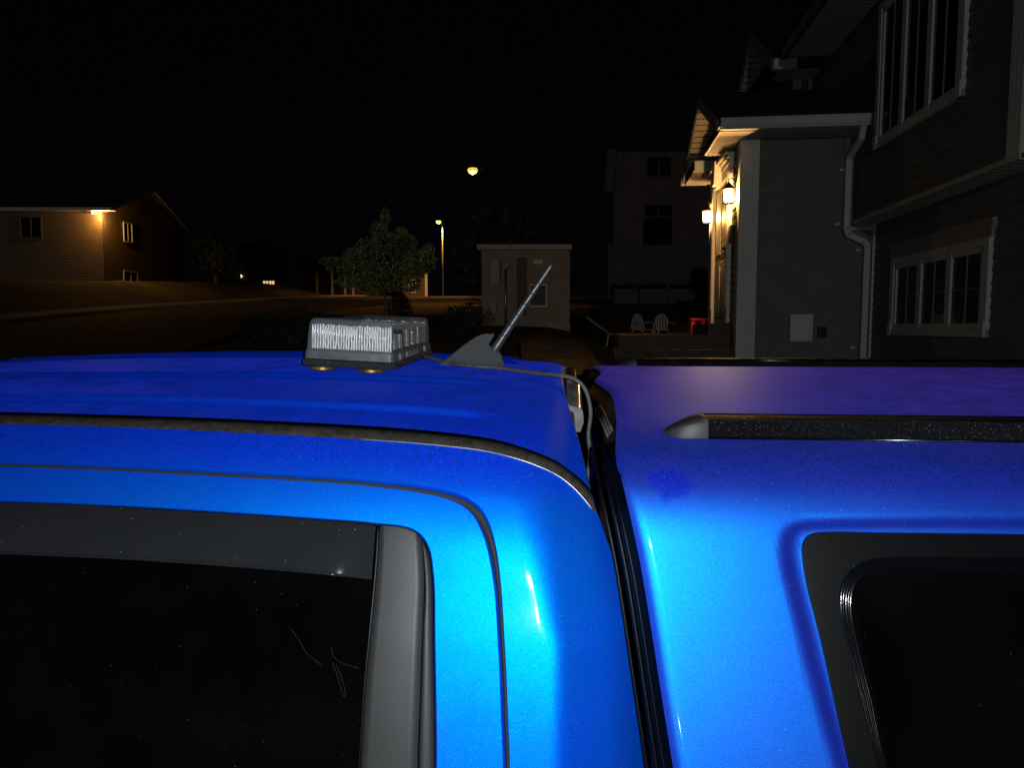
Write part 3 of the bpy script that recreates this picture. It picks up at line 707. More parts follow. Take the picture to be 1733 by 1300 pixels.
# side window: frame plate, ring seal, pane (near and far)
fr, se, gs = ring(FRM, 6), ring(SEA, 6), ring(GLS, 6)
def ext(r): return [(1.45, r[0][1])] + [(1.0, r[0][1])] + r
fr, se, gs = ext(fr), ext(se), ext(gs)
def cs(q, o): return cap_surf(q[0], q[1], o)
def lerp2(a, b, t): return (a[0]+(b[0]-a[0])*t, a[1]+(b[1]-a[1])*t)
def cap_window(mir):
    f = mirror if mir else (lambda q: q)
    p = MB(); p.grid([[cs(q, .0005) for q in fr], [cs(lerp2(a, b, .012), .0045) for a, b in zip(fr, se)], [cs(lerp2(a, b, .5), .005) for a, b in zip(fr, se)], [cs(lerp2(a, b, 1.0), .005) for a, b in zip(fr, se)]])
    W = f(p).build('side_window', M['cap_trim'], CAP, smooth=True, angle=40)
    p = MB()
    p.grid([[cs(lerp2(a, b, t), o) for a, b in zip(se, gs)] for t, o in ((-.02, .004), (.0, .0075), (.12, .0085), (.18, .0055), (.24, .0055), (.30, .008), (.42, .0085), (.48, .005), (.54, .005), (.6, .0075), (.75, .007), (.85, .003), (1.05, .002))])
    f(p).build('ring_seal', M['black_gloss'], W, smooth=True)
    p = MB(); cen = []
    rows = []
    for k in range(9):
        t = k/8; rows.append([cs((q[0] + (1.45-q[0])*t*0 + 0, q[1] + (1.43-q[1])*t), .0022) for q in gs if q[0] <= 1.45])
    gl = MB(); mid = [lerp2(a, b, .7) for a, b in zip(se, gs)]; zt_ = mid[0][1]-.0003; zsx = [1.43 + (zt_-1.43)*(k/40)**.6 for k in range(41)]
    rows = []
    for z in zsx:
        # left edge of the pane at this height
        xl = .345
        for a, b in zip(mid, mid[1:]):
            if a[1] >= z >= b[1]: xl = a[0] + (b[0]-a[0])*((a[1]-z)/max(1e-6, a[1]-b[1]))
        rows.append([cs((xl - .002 + (1.45-xl)*j/14, z), .0018) for j in range(15)])
    gl.grid(rows)
    f(gl).build('pane', M['glass'], W, smooth=True)
cap_window(False); cap_window(True)
# roof rails with tapered end caps
def rail(s):
    rt = empty('roof_rail', (0, 0, 0)); rt.parent = CAP
    sec = [(-.033, -.008), (-.033, .012), (-.029, .0185), (-.018, .021), (.012, .0235), (.026, .021), (.031, .010), (.031, -.008)]
    def zat(y):
        y = abs(y)
        return pchip(sorted([(w_, z_) for z_, w_ in WC]), y)
    bar = MB(); rows = []
    for x in (.196, .4, .7, 1.0, 1.3):
        rows.append([Vector((x, s*(.515 - q[0]), zat(.515) + q[1] - .12*q[0])) for q in sec])
    bar.grid(rows); bar.f.append(tuple(range(8)))
    o1 = bar.build('rail_bar', M['rail'], rt, smooth=True, angle=35)
    edge = MB(); 
    for q, z_ in ((-.0335, zat(.5485) + .0012), (.027, zat(.515) + .0195)):
        edge.tube([Vector((.196, s*(.515 - q), z_)), Vector((1.3, s*(.515 - q), z_))], .0022, 6)
    edge.build('rail_edge', M['black_gloss'], rt, smooth=True)
    for xa, xb in ((.195, .137), (1.301, 1.36)):
        en = MB(); rows = []
        for k in range(11):
            t = k/10; w_ = math.sqrt(max(0, 1 - t**2.2))*.98 + .02; h = (1-t**1.7)*.97 + .03
            rows.append([Vector((xa + (xb-xa)*t, s*(.515 - (q[0]*w_*1.05 - .008*t)), zat(.515) - .12*q[0]*w_ + (q[1]*h*1.08 if q[1] > 0 else q[1]))) for q in sec])
        en.grid(rows); en.f.append(tuple(range(8)))
        en.build('end_cap', M['trim_plastic'], rt, smooth=True, angle=50)
rail(-1); rail(1)
# cap rear and door
rr_ = MB(); rr_.poly([Vector((1.72, y, z)) for z, y in [(1.22, -.86), (1.6, -.735), (1.77, -.66), (1.84, -.25), (1.84, .25), (1.77, .66), (1.6, .735), (1.22, .86)]])
rr_.build('rear_door', M['glass'], CAP)

# ------------------------------------------------------------------ magnetic warning light on the cab roof
def TW(x, y, z): return Vector((x, 1.6 + y*math.cos(TILT) - z*math.sin(TILT), y*math.sin(TILT) + z*math.cos(TILT)))
LIGHT = empty('warning_light', TW(-.42, -.01, 1.8805), rx=TILT, ry=.05)
tag(LIGHT, 'clear ribbed warning light with grey base, held by magnets on the cab roof', 'warning light')
hw, hl = .088, .19
def rbox(hx, hy, r, z, n=5):
    pts = []
    for cx, cy, a0 in ((hx-r, -hy+r, -90), (hx-r, hy-r, 0), (-hx+r, hy-r, 90), (-hx+r, -hy+r, 180)):
        for k in range(n+1):
            a = math.radians(a0 + 90*k/n); pts.append(Vector((cx + r*math.cos(a), cy + r*math.sin(a), z)))
    return pts
def loft(mb, loops, cap0=True, cap1=True):
    n = len(loops[0]); vs = [p for l in loops for p in l]
    fs = [(i*n+k, i*n+(k+1) % n, (i+1)*n+(k+1) % n, (i+1)*n+k) for i in range(len(loops)-1) for k in range(n)]
    if cap0: fs.append(tuple(range(n))[::-1])
    if cap1: fs.append(tuple(range((len(loops)-1)*n, len(loops)*n)))
    mb.add(vs, fs)
tr = MB(); loft(tr, [rbox(hw+.001, hl+.001, .008, -.001), rbox(hw+.0035, hl+.0035, .009, .002), rbox(hw+.0035, hl+.0035, .009, .011), rbox(hw+.001, hl+.001, .009, .0125), rbox(hw, hl, .009, .0128)])
tr.build('tray', M['black_plastic'], LIGHT, smooth=True, angle=35)
bs = MB(); loft(bs, [rbox(hw-.001, hl-.001, .009, .0128), rbox(hw, hl, .009, .0135), rbox(hw-.0008, hl-.0008, .009, .029), rbox(hw-.0022, hl-.0022, .009, .0302), rbox(hw-.012, hl-.012, .009, .0303)])
BASE = bs.build('base', M['lamp_body'], LIGHT, smooth=True, angle=35)
# ribbed lens: flutes on the two end faces, plain tall sides, rounded top
def lens_loop(inset_, z, flute):
    hx, hy = hw-.003-inset_, hl-.003-inset_; r = .007; pts = []
    nf = 31
    def edge(a, b, n, nrm, fl):
        for k in range(n):
            t = k/n; p = a.lerp(b, t)
            if fl: p = p + nrm*(flute*abs(math.sin(math.pi*nf*t)))
            pts.append(Vector((p.x, p.y, z)))
    c = [(hx-r, -hy+r, -90), (hx-r, hy-r, 0), (-hx+r, hy-r, 90), (-hx+r, -hy+r, 180)]
    E = [(Vector((-hx+r, -hy, 0)), Vector((hx-r, -hy, 0)), Vector((0, -1, 0)), nf*4, True), None]
    edge(*[E[0][0], E[0][1], E[0][3], E[0][2], True])
    for k in range(5): a = math.radians(-90+90*k/5); pts.append(Vector((hx-r+r*math.cos(a), -hy+r+r*math.sin(a), z)))
    edge(Vector((hx, -hy+r, 0)), Vector((hx, hy-r, 0)), 20, Vector((1, 0, 0)), False)
    for k in range(5): a = math.radians(90*k/5); pts.append(Vector((hx-r+r*math.cos(a), hy-r+r*math.sin(a), z)))
    edge(Vector((hx-r, hy, 0)), Vector((-hx+r, hy, 0)), nf*4, Vector((0, 1, 0)), True)
    for k in range(5): a = math.radians(90+90*k/5); pts.append(Vector((-hx+r+r*math.cos(a), hy-r+r*math.sin(a), z)))
    edge(Vector((-hx, hy-r, 0)), Vector((-hx, -hy+r, 0)), 20, Vector((-1, 0, 0)), False)
    for k in range(5): a = math.radians(180+90*k/5); pts.append(Vector((-hx+r+r*math.cos(a), -hy+r+r*math.sin(a), z)))
    return pts
ln = MB(); loft(ln, [lens_loop(.0, .0304, .0), lens_loop(.0, .032, .0), lens_loop(.0005, .0335, .0016), lens_loop(.002, .06, .0016), lens_loop(.0035, .078, .0016), lens_loop(.0044, .0835, .0014), lens_loop(.0058, .0875, .0006), lens_loop(.0085, .0902, 0), lens_loop(.0125, .0914, 0), lens_loop(.05, .0925, 0)], cap0=False)
ln.build('lens', M['lens'], LIGHT, smooth=True, angle=70)
# silver reflectors and lamp modules inside
for sg in (-1, 1):
    bkm = MB(); bkm.box((-.080, sg*.160, .031), (.080, sg*.168, .078)); RB = bkm.build('reflector_housing', M['lamp_body'], LIGHT)
    rf = MB()          # silver flutes stood side by side
    for k in range(31):
        x = -.0775 + .155*k/30
        zs_f = [.032, .046, .052 + random.uniform(-.004, .004), .060, .068, .075, .0775 + random.uniform(0, .003)]
        rows = []
        for z in zs_f:
            dx, dy = random.uniform(-.0006, .0006), random.uniform(-.0012, .0012)
            rows.append([Vector((x + dx + .0021*math.sin(a_), sg*(.1685 + .0028*math.cos(a_) + dy), z)) for a_ in [-1.4, -.7, 0, .7, 1.4]])
        rf.grid(rows)
    rf.build('reflector', M['reflector'], RB, smooth=True)
    for x in (-.045, .0, .043):
        md = MB(); loft(md, [[Vector((x + .011*math.cos(a), sg*(.166 + .006*d), .066 + .007*math.sin(a))) for a in [2*math.pi*i/18 for i in range(18)]] for d in (0, 1)])
        md.build('lamp_module', M['reflector'], RB, smooth=True, angle=40)
cbx = MB(); cbx.box((-.055, -.14, .031), (.055, .14, .060)); cbx.build('circuit_box', M['black_plastic'], LIGHT, bevel=.003)
for y in (-.115, -.065, .0, .055, .115):
    md = MB(); md.tube([(.070, y, .032), (.068, y, .060 + .012*random.random())], .0075, 10); md.build('flash_tube', M['clear_lens'], LIGHT, smooth=True, angle=40)
for x in (-.058, .040):
    for y in (-.168, .168):
        mg = MB(); mg.lathe([(.020, -.0095), (.0245, -.0080), (.0245, -.003), (.018, -.0012), (.01, -.0011)], (x, y, 0), 22)
        mg.build('magnet_foot', M['brass'], LIGHT, smooth=True, angle=40)
for y in (-.135, .105):
    sc = MB(); loft(sc, [[Vector((hw + .001 + d, y + r*math.cos(a), .021 + r*math.sin(a))) for a in [2*math.pi*i/12 for i in range(12)]] for d, r in ((-.002, .0085), (.002, .0075), (.004, .0035))])
    sc.build('screw_boss', M['clear_lens'], LIGHT, smooth=True, angle=50)
lb = MB(); lb.box((hw-.001, -.075, .0155), (hw+.0006, .035, .0262)); LB = lb.build('name_label', M['sticker'], LIGHT)
pr = MB(); random.seed(5); y = -.062
for wd, kind in ((.008, 'I'), (.008, 'B'), (.010, 'B'), (.008, 'I'), (.010, 'B'), (.007, 'I'), (.009, 'B')):
    if kind == 'I': pr.box((hw+.0005, y+wd*.35, .018), (hw+.0009, y+wd*.65, .0245))
    else:
        pr.box((hw+.0005, y, .018), (hw+.0009, y+wd*.22, .0245)); pr.box((hw+.0005, y+wd*.22, .0232), (hw+.0009, y+wd, .0245)); pr.box((hw+.0005, y+wd*.22, .0205), (hw+.0009, y+wd, .0216))
    y += wd + .004
pr.build('lettering', M['print'], LB)
random.seed(11)
# its cable runs back over the roof edge and down behind the cab; points in truck axes, brought into the light's own
inv = (Matrix.Translation(TW(-.42, -.01, 1.8805)) @ Matrix.Rotation(.05, 4, 'Y').to_4x4()).inverted() if False else None
def roofz(x, y):
    return pchip(ZC, x) - .030*(y/.58)**2
cpts = [(-.36, .15, 1.884)] + [(x, y, roofz(x, y)+.0045+h) for x, y, h in ((-.33, .085, .006), (-.28, .03, .001), (-.235, -.028, 0), (-.19, -.050, 0), (-.138, -.062, 0), (-.09, -.095, 0), (-.05, -.13, .001), (-.022, -.155, .004))] + [(.010, -.165, 1.858), (.030, -.17, 1.845), (.041, -.172, 1.822), (.046, -.175, 1.79), (.042, -.18, 1.75), (.046, -.185, 1.71), (.040, -.19, 1.66), (.038, -.2, 1.5)]
rot = Matrix.Rotation(TILT, 3, 'X')
lr = (Matrix.Rotation(.05, 3, 'Y') if True else None)
LM = Matrix.LocRotScale(TW(-.42, -.01, 1.8805), __import__('mathutils').Euler((TILT, .05, 0)), None).inverted()
cb = MB(); cb.tube([LM @ TW(*p) for p in catmull(cpts, 8)], .0042, 8)
cb.build('cord', M['cable'], LIGHT, smooth=True)

# ------------------------------------------------------------------ near house (its own axes: u right, v away, z up)
HB = (3.0, 9.0, 0.0)
HOUSE = empty('house', rotz(HB, HR), rz=HR)
tag(HOUSE, 'large two-storey grey house with white trim and a gabled porch, lamps lit at its door', 'house')
def hbuild(mb, name, m, parent=HOUSE, **k): return mb.build(name, m, parent, off=HB, **k)
def siding(a, b, z0, z1, n, lap=.105, top=None):
    """lapped boards from a to b (u, v), facing n; top(t) clips a gable"""
    a, b, n = Vector((*a, 0)), Vector((*b, 0)), Vector((*n, 0)); mb = MB(); z = z0
    while z < z1 - 1e-4:
        zt = min(z1, z+lap)
        if top:
            ta, tb = top(z + .0)
            p0, p1 = a.lerp(b, ta), a.lerp(b, tb); tc_, td = top(zt); p2, p3 = a.lerp(b, td), a.lerp(b, tc_)
        else: p0, p1, p2, p3 = a, b, b, a
        q = lambda p, z_, o: p + n*o + Vector((0, 0, z_))
        mb.add([q(p0, z, .002), q(p1, z, .002), q(p1, z, .016), q(p0, z, .016), q(p3, zt, .004), q(p2, zt, .004)], [(0, 1, 2, 3), (3, 2, 5, 4)])
        z = zt
    return mb
UL, UU, UF = 3.307, 3.059, 1.755
for mb in (siding((UL, 2.0), (UL, 9.0), .2, 3.17, (-1, 0)), siding((UF, 9.0), (UL, 9.0), .3, 4.2, (0, -1)), siding((UF, 9.0), (UF, 11.15), .8, 4.25, (-1, 0)),
           siding((UU, 5.62), (UU, 10.84), 3.17, 5.5, (-1, 0)), siding((UU, 5.62), (9, 5.62), 3.17, 5.6, (0, -1)), siding((2.81, 10.84), (UU, 10.84), 3.2, 5.5, (0, -1)), siding((2.81, 10.84), (2.81, 13.6), 3.2, 5.6, (-1, 0))):
    hbuild(mb, 'wall', M['siding'])
# gables, clapped with the same boards
hbuild(siding((UF, 8.7), (UF, 11.62), 4.22, 5.0, (-1, 0), top=lambda z: ((z-4.22)/.85*.5, 1-(z-4.22)/.85*.5)), 'gable', M['siding'])
hbuild(siding((2.81, 10.4), (2.81, 13.4), 5.55, 6.45, (-1, 0), top=lambda z: (min(.5, (z-5.55)/.95*.5), max(.5, 1-(z-5.55)/.95*.5))), 'gable', M['siding'])
# corner boards
cbd = MB()
for k in range(4): cbd.box((UF-.02 + .052*k, 8.955, .3), (UF-.02 + .052*k + .046, 9.0, 4.19))
cbd.box((UF-.026, 8.965, .3), (UF+.20, 8.99, 4.19)); cbd.box((UF-.024, 8.99, .8), (UF, 9.16, 4.19)); hbuild(cbd, 'corner_board', M['trim'])
c2 = MB(); c2.box((UF-.03, 11.0, .8), (UF, 11.17, 4.19)); hbuild(c2, 'corner_board', M['trim'])
c3 = MB()
for k in range(3): c3.box((UU-.026, 5.61+.06*k, 3.20), (UU, 5.61+.06*k+.053, 5.5))
c3.box((UU-.02, 5.60, 3.20), (UU+.18, 5.62, 5.5)); hbuild(c3, 'corner_board', M['trim'])
c4 = MB(); c4.box((UL-.035, 8.93, .3), (UL, 9.0, 3.16)); hbuild(c4, 'corner_board', M['trim'])
c5 = MB(); c5.box((2.79, 10.80, 4.9), (2.90, 10.84, 5.45)); c5.box((3.0, 10.80, 4.9), (3.055, 10.84, 5.45)); hbuild(c5, 'corner_board', M['trim'])
# overhanging floor: ribbed soffit and edge trim
so = MB(); n = 34
for k in range(n): v0 = 5.62 + 3.38*k/n; so.box((UU-.02, v0, 3.155), (UL-.005, v0+3.38/n-.018, 3.165 if k % 2 else 3.168))
hbuild(so, 'soffit', M['soffit'])
e = MB(); e.box((UU-.03, 5.60, 3.155), (UU-.015, 9.0, 3.20)); e.box((UU-.03, 8.985, 3.10), (UL, 9.0, 3.165)); hbuild(e, 'soffit_trim', M['soffit'])
# main eave
so = MB(); n = 60
for k in range(n): v0 = 5.1 + 4.95*k/n; so.box((2.50, v0, 5.50), (UU, v0+4.95/n-.015, 5.51 if k % 2 else 5.514))
hbuild(so, 'soffit', M['soffit'])
e = MB(); e.box((2.44, 5.0, 5.49), (2.50, 10.1, 5.64)); hbuild(e, 'eave_fascia', M['siding'])
rfm = MB(); rfm.prism([(2.40, 5.0, 5.64), (2.40, 5.0, 5.70), (5.6, 5.0, 7.6), (5.6, 5.0, 7.54)], (0, 9, 0)); hbuild(rfm, 'roof', M['shingle'])
# small upper gable beyond the porch roof
gb = MB(); gb.box((2.40, 10.28, 5.44), (2.70, 10.38, 5.58)); hbuild(gb, 'gutter', M['trim'])
gs_ = MB()
for k in range(6): gs_.box((2.50, 10.38+.075*k, 5.45), (3.05, 10.38+.075*k+.062, 5.46))
hbuild(gs_, 'soffit', M['soffit'])
def gable_roof(u0, u1, vn, vf, zn, zr, under):
    vm = (vn+vf)/2
    r = MB()
    r.prism([(u0, vn, zn), (u0, vm, zr), (u0, vf, zn), (u0, vf+.02, zn+.04), (u0, vm, zr+.05), (u0, vn-.02, zn+.04)], (u1-u0, 0, 0)); o = hbuild(r, 'roof', M['shingle'])
    f = MB()      # white rake boards, coloured dark grey to look unlit
    f.prism([(u0-.025, vn+.02, zn-.13), (u0-.025, vm, zr-.14), (u0-.025, vf-.02, zn-.13), (u0-.025, vf, zn+.01), (u0-.025, vm, zr+.02), (u0-.025, vn, zn+.01)], (.022, 0, 0)); hbuild(f, 'rake_board', M['siding'])
    s = MB(); d = .03
    for sgn, va in ((1, vn), (-1, vf)):
        n = 14
        for k in range(n):
            t0, t1 = k/n, (k+.86)/n
            p = lambda t, q: (q, va + (vm-va)*t, zn + (zr-zn)*t - .03)
            s.add([p(t0, u0), p(t1, u0), p(t1, under), p(t0, under)], [(0, 1, 2, 3)])
    hbuild(s, 'rake_soffit', M['soffit'])
gable_roof(2.40, 5.0, 10.30, 13.3, 5.56, 6.52, 2.81)
gable_roof(1.40, 3.4, 8.56, 11.76, 4.32, 5.07, UF)
# porch eaves: gutters, flat soffits and boxed returns
gt = MB(); prof = [(8.60, 4.20), (8.53, 4.20), (8.505, 4.235), (8.495, 4.27), (8.49, 4.315), (8.60, 4.315)]
gt.prism([(1.418, v, z) for v, z in prof], (1.635, 0, 0)); gt.box((1.412, 8.485, 4.295), (3.06, 8.50, 4.318)); hbuild(gt, 'gutter', M['trim'])
gt = MB(); gt.prism([(1.40, 11.74, 4.20), (1.40, 11.80, 4.22), (1.40, 11.83, 4.33), (1.40, 11.74, 4.33)], (1.6, 0, 0)); hbuild(gt, 'gutter', M['trim'])
sf = MB()
for k in range(10): sf.box((1.44, 8.62+.11*k, 4.195), (UF+.02 if k > 3 else 3.3, 8.62+.11*k+.098, 4.203 if k % 2 else 4.206))
hbuild(sf, 'porch_soffit', M['soffit'])
sf = MB()
for k in range(9): sf.box((1.44, 10.82+.1*k, 4.195), (UF+.02, 10.82+.1*k+.088, 4.203 if k % 2 else 4.206))
hbuild(sf, 'porch_soffit', M['soffit'])
rt_ = MB(); rt_.box((1.42, 8.60, 4.19), (1.445, 9.76, 4.215)); rt_.box((1.42, 9.735, 4.19), (UF, 9.76, 4.215)); rt_.box((1.395, 8.50, 4.215), (1.44, 8.62, 4.235))
hbuild(rt_, 'eave_return', M['trim'])
rt_ = MB(); rt_.box((1.44, 10.79, 4.20), (UF, 10.82, 4.36)); rt_.box((1.42, 10.79, 4.19), (1.445, 11.74, 4.215)); rt_.box((1.38, 11.70, 4.19), (UF, 11.76, 4.215)); rt_.box((1.36, 11.72, 4.19), (1.40, 11.78, 4.30))
hbuild(rt_, 'eave_return', M['trim'])
rtp = MB(); rtp2 = MB()
rtp.prism([(1.43, 8.62, 4.21), (1.43, 9.74, 4.21), (1.43, 9.62, 4.33), (1.43, 8.62, 4.33)], (.33, 0, 0))
rtp2.prism([(1.43, 10.83, 4.21), (1.43, 11.72, 4.21), (1.43, 11.72, 4.37), (1.43, 10.83, 4.365)], (.33, 0, 0)); hbuild(rtp, 'return_cap', M['shingle']); hbuild(rtp2, 'return_cap', M['shingle'])
# frieze under the eave
fz = MB(); fz.box((1.96, 8.985, 4.165), (3.06, 9.0, 4.19)); fz.box((2.93, 8.96, 4.02), (2.99, 8.985, 4.19)); hbuild(fz, 'frieze', M['siding'])
# downspout with its straps
ds_ = MB()
def sq_tube(mb, pts, w_, d_):
    for a, b in zip(pts, pts[1:]):
        a, b = Vector(a), Vector(b); t = (b-a).normalized(); s1 = Vector((1, 0, 0)); s1 = (s1 - t*s1.dot(t)).normalized(); s2 = t.cross(s1)
        loft(mb, [[p + s1*x*w_ + s2*y*d_ for x, y in ((-.5, -.5), (.5, -.5), (.5, .5), (-.5, .5))] for p in (a - t*.01, b + t*.01)])
sq_tube(ds_, [(2.985, 8.57, 4.2), (2.985, 8.62, 4.08), (2.962, 8.93, 3.93), (2.962, 8.93, 3.12), (2.985, 8.93, 3.04), (3.165, 8.93, 2.955), (3.205, 8.93, 2.90), (3.205, 8.93, .5)], .066, .05)
hbuild(ds_, 'downspout', M['trim'])
for u, z in ((2.90, 3.80), (2.875, 3.17), (3.12, 2.86), (3.10, 1.70)):
    q = MB(); q.box((u-.03, 8.95, z-.012), (u+.02, 8.985, z+.012)); hbuild(q, 'downspout_strap', M['trim'])
# service boxes on the porch wall
vb = MB(); vb.box((2.357, 8.92, 1.771), (2.623, 8.985, 2.093)); VB_ = hbuild(vb, 'vent_cover', M['trim'], bevel=.008)
q = MB(); q.box((2.352, 8.91, 2.085), (2.628, 8.925, 2.1)); q.box((2.352, 8.905, 1.765), (2.372, 8.925, 2.09)); hbuild(q, 'vent_hood', M['trim'], VB_)
q = MB(); q.box((2.69, 8.93, 1.82), (2.79, 8.985, 1.95)); hbuild(q, 'outlet_box', M['dark_metal'], bevel=.01)
# windows
def window(u, v0, v1, z0, z1, nl, header, mull_h):
    c = .085
    f = MB(); f.box((u-.045, v0, z0), (u, v0+c, z1)); f.box((u-.045, v1-c, z0), (u, v1, z1)); f.box((u-.052, v0, z0), (u, v1, z0+.065)); f.box((u-.045, v0+c, z1-.07), (u, v1-c, z1))
    for v in (v0, v1-c): f.box((u-.058, v, z0), (u-.046, v+c, z0+.14))
    W = hbuild(f, 'window', M['trim'], bevel=.004)
    if header:
        h = MB(); h.prism([(u, v0-.015, z1), (u-.04, v0-.015, z1), (u-.042, v0-.02, z1+.09), (u-.06, v0-.05, z1+.13), (u-.06, v0-.05, z1+.155), (u, v0-.05, z1+.155)], (0, v1-v0+.06, 0)); hbuild(h, 'header', M['grey_box'], W)  # shade of the sloped header put into a darker grey
    s = MB(); a, b = v0+c, v1-c; s.box((u-.034, a, z0+.065), (u-.012, a+.05, z1-.07)); s.box((u-.034, b-.05, z0+.065), (u-.012, b, z1-.07)); s.box((u-.034, a, z0+.065), (u-.012, b, z0+.12)); s.box((u-.034, a, z1-.12), (u-.012, b, z1-.07))
    w_ = (b-a)/nl
    for k in range(1, nl): s.box((u-.038, a+w_*k-.045, z0+.066), (u-.013, a+w_*k+.045, z1-.071))
    for k in range(nl):
        m_ = a + w_*(k+.5); mt = MB(); mt.box((u-.026, m_-.007, z0+.12), (u-.018, m_+.007, z1-.12))
        if mull_h: mt.box((u-.0255, a+w_*k+.05, (z0+z1)/2-.007), (u-.0185, a+w_*(k+1)-.05, (z0+z1)/2+.007))
        hbuild(mt, 'muntin', M['muntin'], W)
    hbuild(s, 'sash', M['trim'], W)
    for k in range(nl):
        q = MB(); q.quad((u-.017, a+w_*k+.03, z0+.09), (u-.017, a+w_*(k+1)-.03, z0+.09), (u-.017, a+w_*(k+1)-.03, z1-.09), (u-.017, a+w_*k+.03, z1-.09)); hbuild(q, 'pane', M['pane'], W)
    return W
W1 = window(UL, 6.39, 8.37, 1.86, 2.70, 3, True, True)
W2 = window(UU, 6.46, 8.325, 3.865, 5.40, 3, False, False)
q = MB(); q.grid([[(UL-.0165 - .0006*(j % 2), 7.98+.02*j, z) for j in range(13)] for z in (1.98, 2.58)]); hbuild(q, 'curtain', M['curtain'], W1)
q = MB(); q.grid([[(UL-.0165 - .0006*(j % 2), 6.88+.02*j, z) for j in range(8)] for z in (1.98, 2.58)]); hbuild(q, 'curtain', M['curtain'], W1)
q = MB(); q.box((UU-.0172, 7.4, 3.96), (UU-.0165, 8.15, 4.18)); hbuild(q, 'curtain', M['curtain'], W2)
# front door with pilasters and a keystone head
dr_ = MB(); dr_.box((UF-.012, 9.64, 1.99), (UF+.03, 10.70, 4.02))
for v in (9.76, 10.25):
    for z0, z1 in ((2.15, 2.8), (2.95, 3.85)): dr_.box((UF-.022, v, z0), (UF-.011, v+.34, z1))
DR = hbuild(dr_, 'door', M['door'], bevel=.006)
cs_ = MB()
for v in (9.50, 10.70):
    cs_.box((UF-.05, v, 2.0), (UF, v+.15, 4.03))
    for k in range(3): cs_.box((UF-.058, v+.02+.042*k, 2.2), (UF-.049, v+.02+.042*k+.03, 3.95))
cs_.box((UF-.06, 9.46, 4.03), (UF, 10.89, 4.10)); cs_.box((UF-.09, 9.44, 4.10), (UF, 10.91, 4.135)); cs_.box((UF-.05, 9.48, 3.90), (UF-.001, 10.87, 4.03)); cs_.box((UF-.13, 9.42, 4.135), (UF, 10.93, 4.165))
hbuild(cs_, 'door_casing', M['trim_door'], DR)
q = MB(); q.prism([(UF-.15, 10.10, 3.88), (UF-.15, 10.26, 3.88), (UF-.15, 10.30, 4.19), (UF-.15, 10.06, 4.19)], (.15, 0, 0)); hbuild(q, 'keystone', M['trim_door'], DR, bevel=.01)
q = MB(); q.lathe([(.012, 0), (.03, .02), (.03, .05), (.01, .06)], (UF-.06, 9.70, 2.95), 12); hbuild(q, 'handle', M['dark_metal'], DR, smooth=True)
q = MB(); q.box((UF-.06, 9.26, 3.02), (UF-.016, 9.40, 3.22)); hbuild(q, 'letterbox', M['dark_metal'])
q = MB(); q.box((UF-.28, 9.45, 1.84), (UF-.001, 10.95, 1.985)); hbuild(q, 'door_step', M['wood'])
# wall lanterns (lit)
def lantern(v, label):
    p = rotz((UF-.10, v, 3.55), HR)
    L_ = empty('wall_lantern', p, rz=HR); tag(L_, label, 'wall lantern', 'lit lanterns beside the porch door')
    b = MB(); b.box((.075, -.05, .02), (.10, .05, .26)); b.tube([(.085, 0, .20), (.04, 0, .245), (0, 0, .235), (0, 0, .19)], .009, 8); b.build('bracket', M['dark_metal'], L_)
    r = MB(); r.lathe([(.078, .11), (.07, .125), (.03, .175), (.012, .195)], (0, 0, 0), 12); r.build('lamp_roof', M['dark_metal'], L_)
    c = MB()
    for k in range(6):
        a = math.pi/3*k; c.tube([(.058*math.cos(a), .058*math.sin(a), -.06), (.072*math.cos(a), .072*math.sin(a), .112)], .004, 6)
    c.lathe([(.05, -.075), (.062, -.065), (.062, -.058), (.02, -.056)], (0, 0, 0), 12); c.build('cage', M['dark_metal'], L_)
    gl = MB(); gl.lathe([(.044, -.052), (.052, 0), (.058, .06), (.060, .10)], (0, 0, 0), 12); gl.build('globe', M['lit_glass'], L_, smooth=True)
    bu = MB(); bu.lathe([(.05, -.02), (.072, .01), (.075, .03), (.07, .05), (.05, .075)], (0, 0, 0), 12)
    return L_
lantern(9.26, 'lit glass lantern on the porch wall near the house corner, right of the door')
lantern(10.96, 'lit glass lantern at the far left edge of the porch front, beyond the door')
point('lantern_bulb', rotz((UF-.10, 9.26, 3.57), HR), 105, (1.0, .50, .15), .02)
point('lantern_bulb', rotz((UF-.12, 10.96, 3.57), HR), 105, (1.0, .50, .15), .02)

# porch deck beside the door, with a step
DK = empty('porch_deck', rotz((1.0, 9.3, 1.2), HR), rz=HR); tag(DK, 'low dark wooden deck with one step in front of the lit porch door', 'deck')
dof = (1.0, 9.3, 1.2)
q = MB()
for k in range(14): q.box((.34, 9.32+.2*k, 1.80), (UF-.07, 9.32+.2*k+.19, 1.835))
q.box((UF-.06, 11.22, 1.80), (2.4, 12.6, 1.835)); q.box((.34, 12.12, 1.80), (UF-.07, 12.6, 1.835)); q.build('deck_boards', M['wood'], DK, off=dof)
q = MB(); q.box((.32, 9.27, 1.66), (UF-.04, 9.31, 1.842)); q.box((.32, 9.31, 1.2), (.36, 12.1, 1.80)); q.build('rim_board', M['wood'], DK, off=dof)
q = MB(); q.box((.24, 8.98, 1.63), (UF-.04, 9.26, 1.665)); q.box((.26, 9.0, 1.0), (UF-.05, 9.03, 1.63)); q.build('step', M['wood'], DK, off=dof)

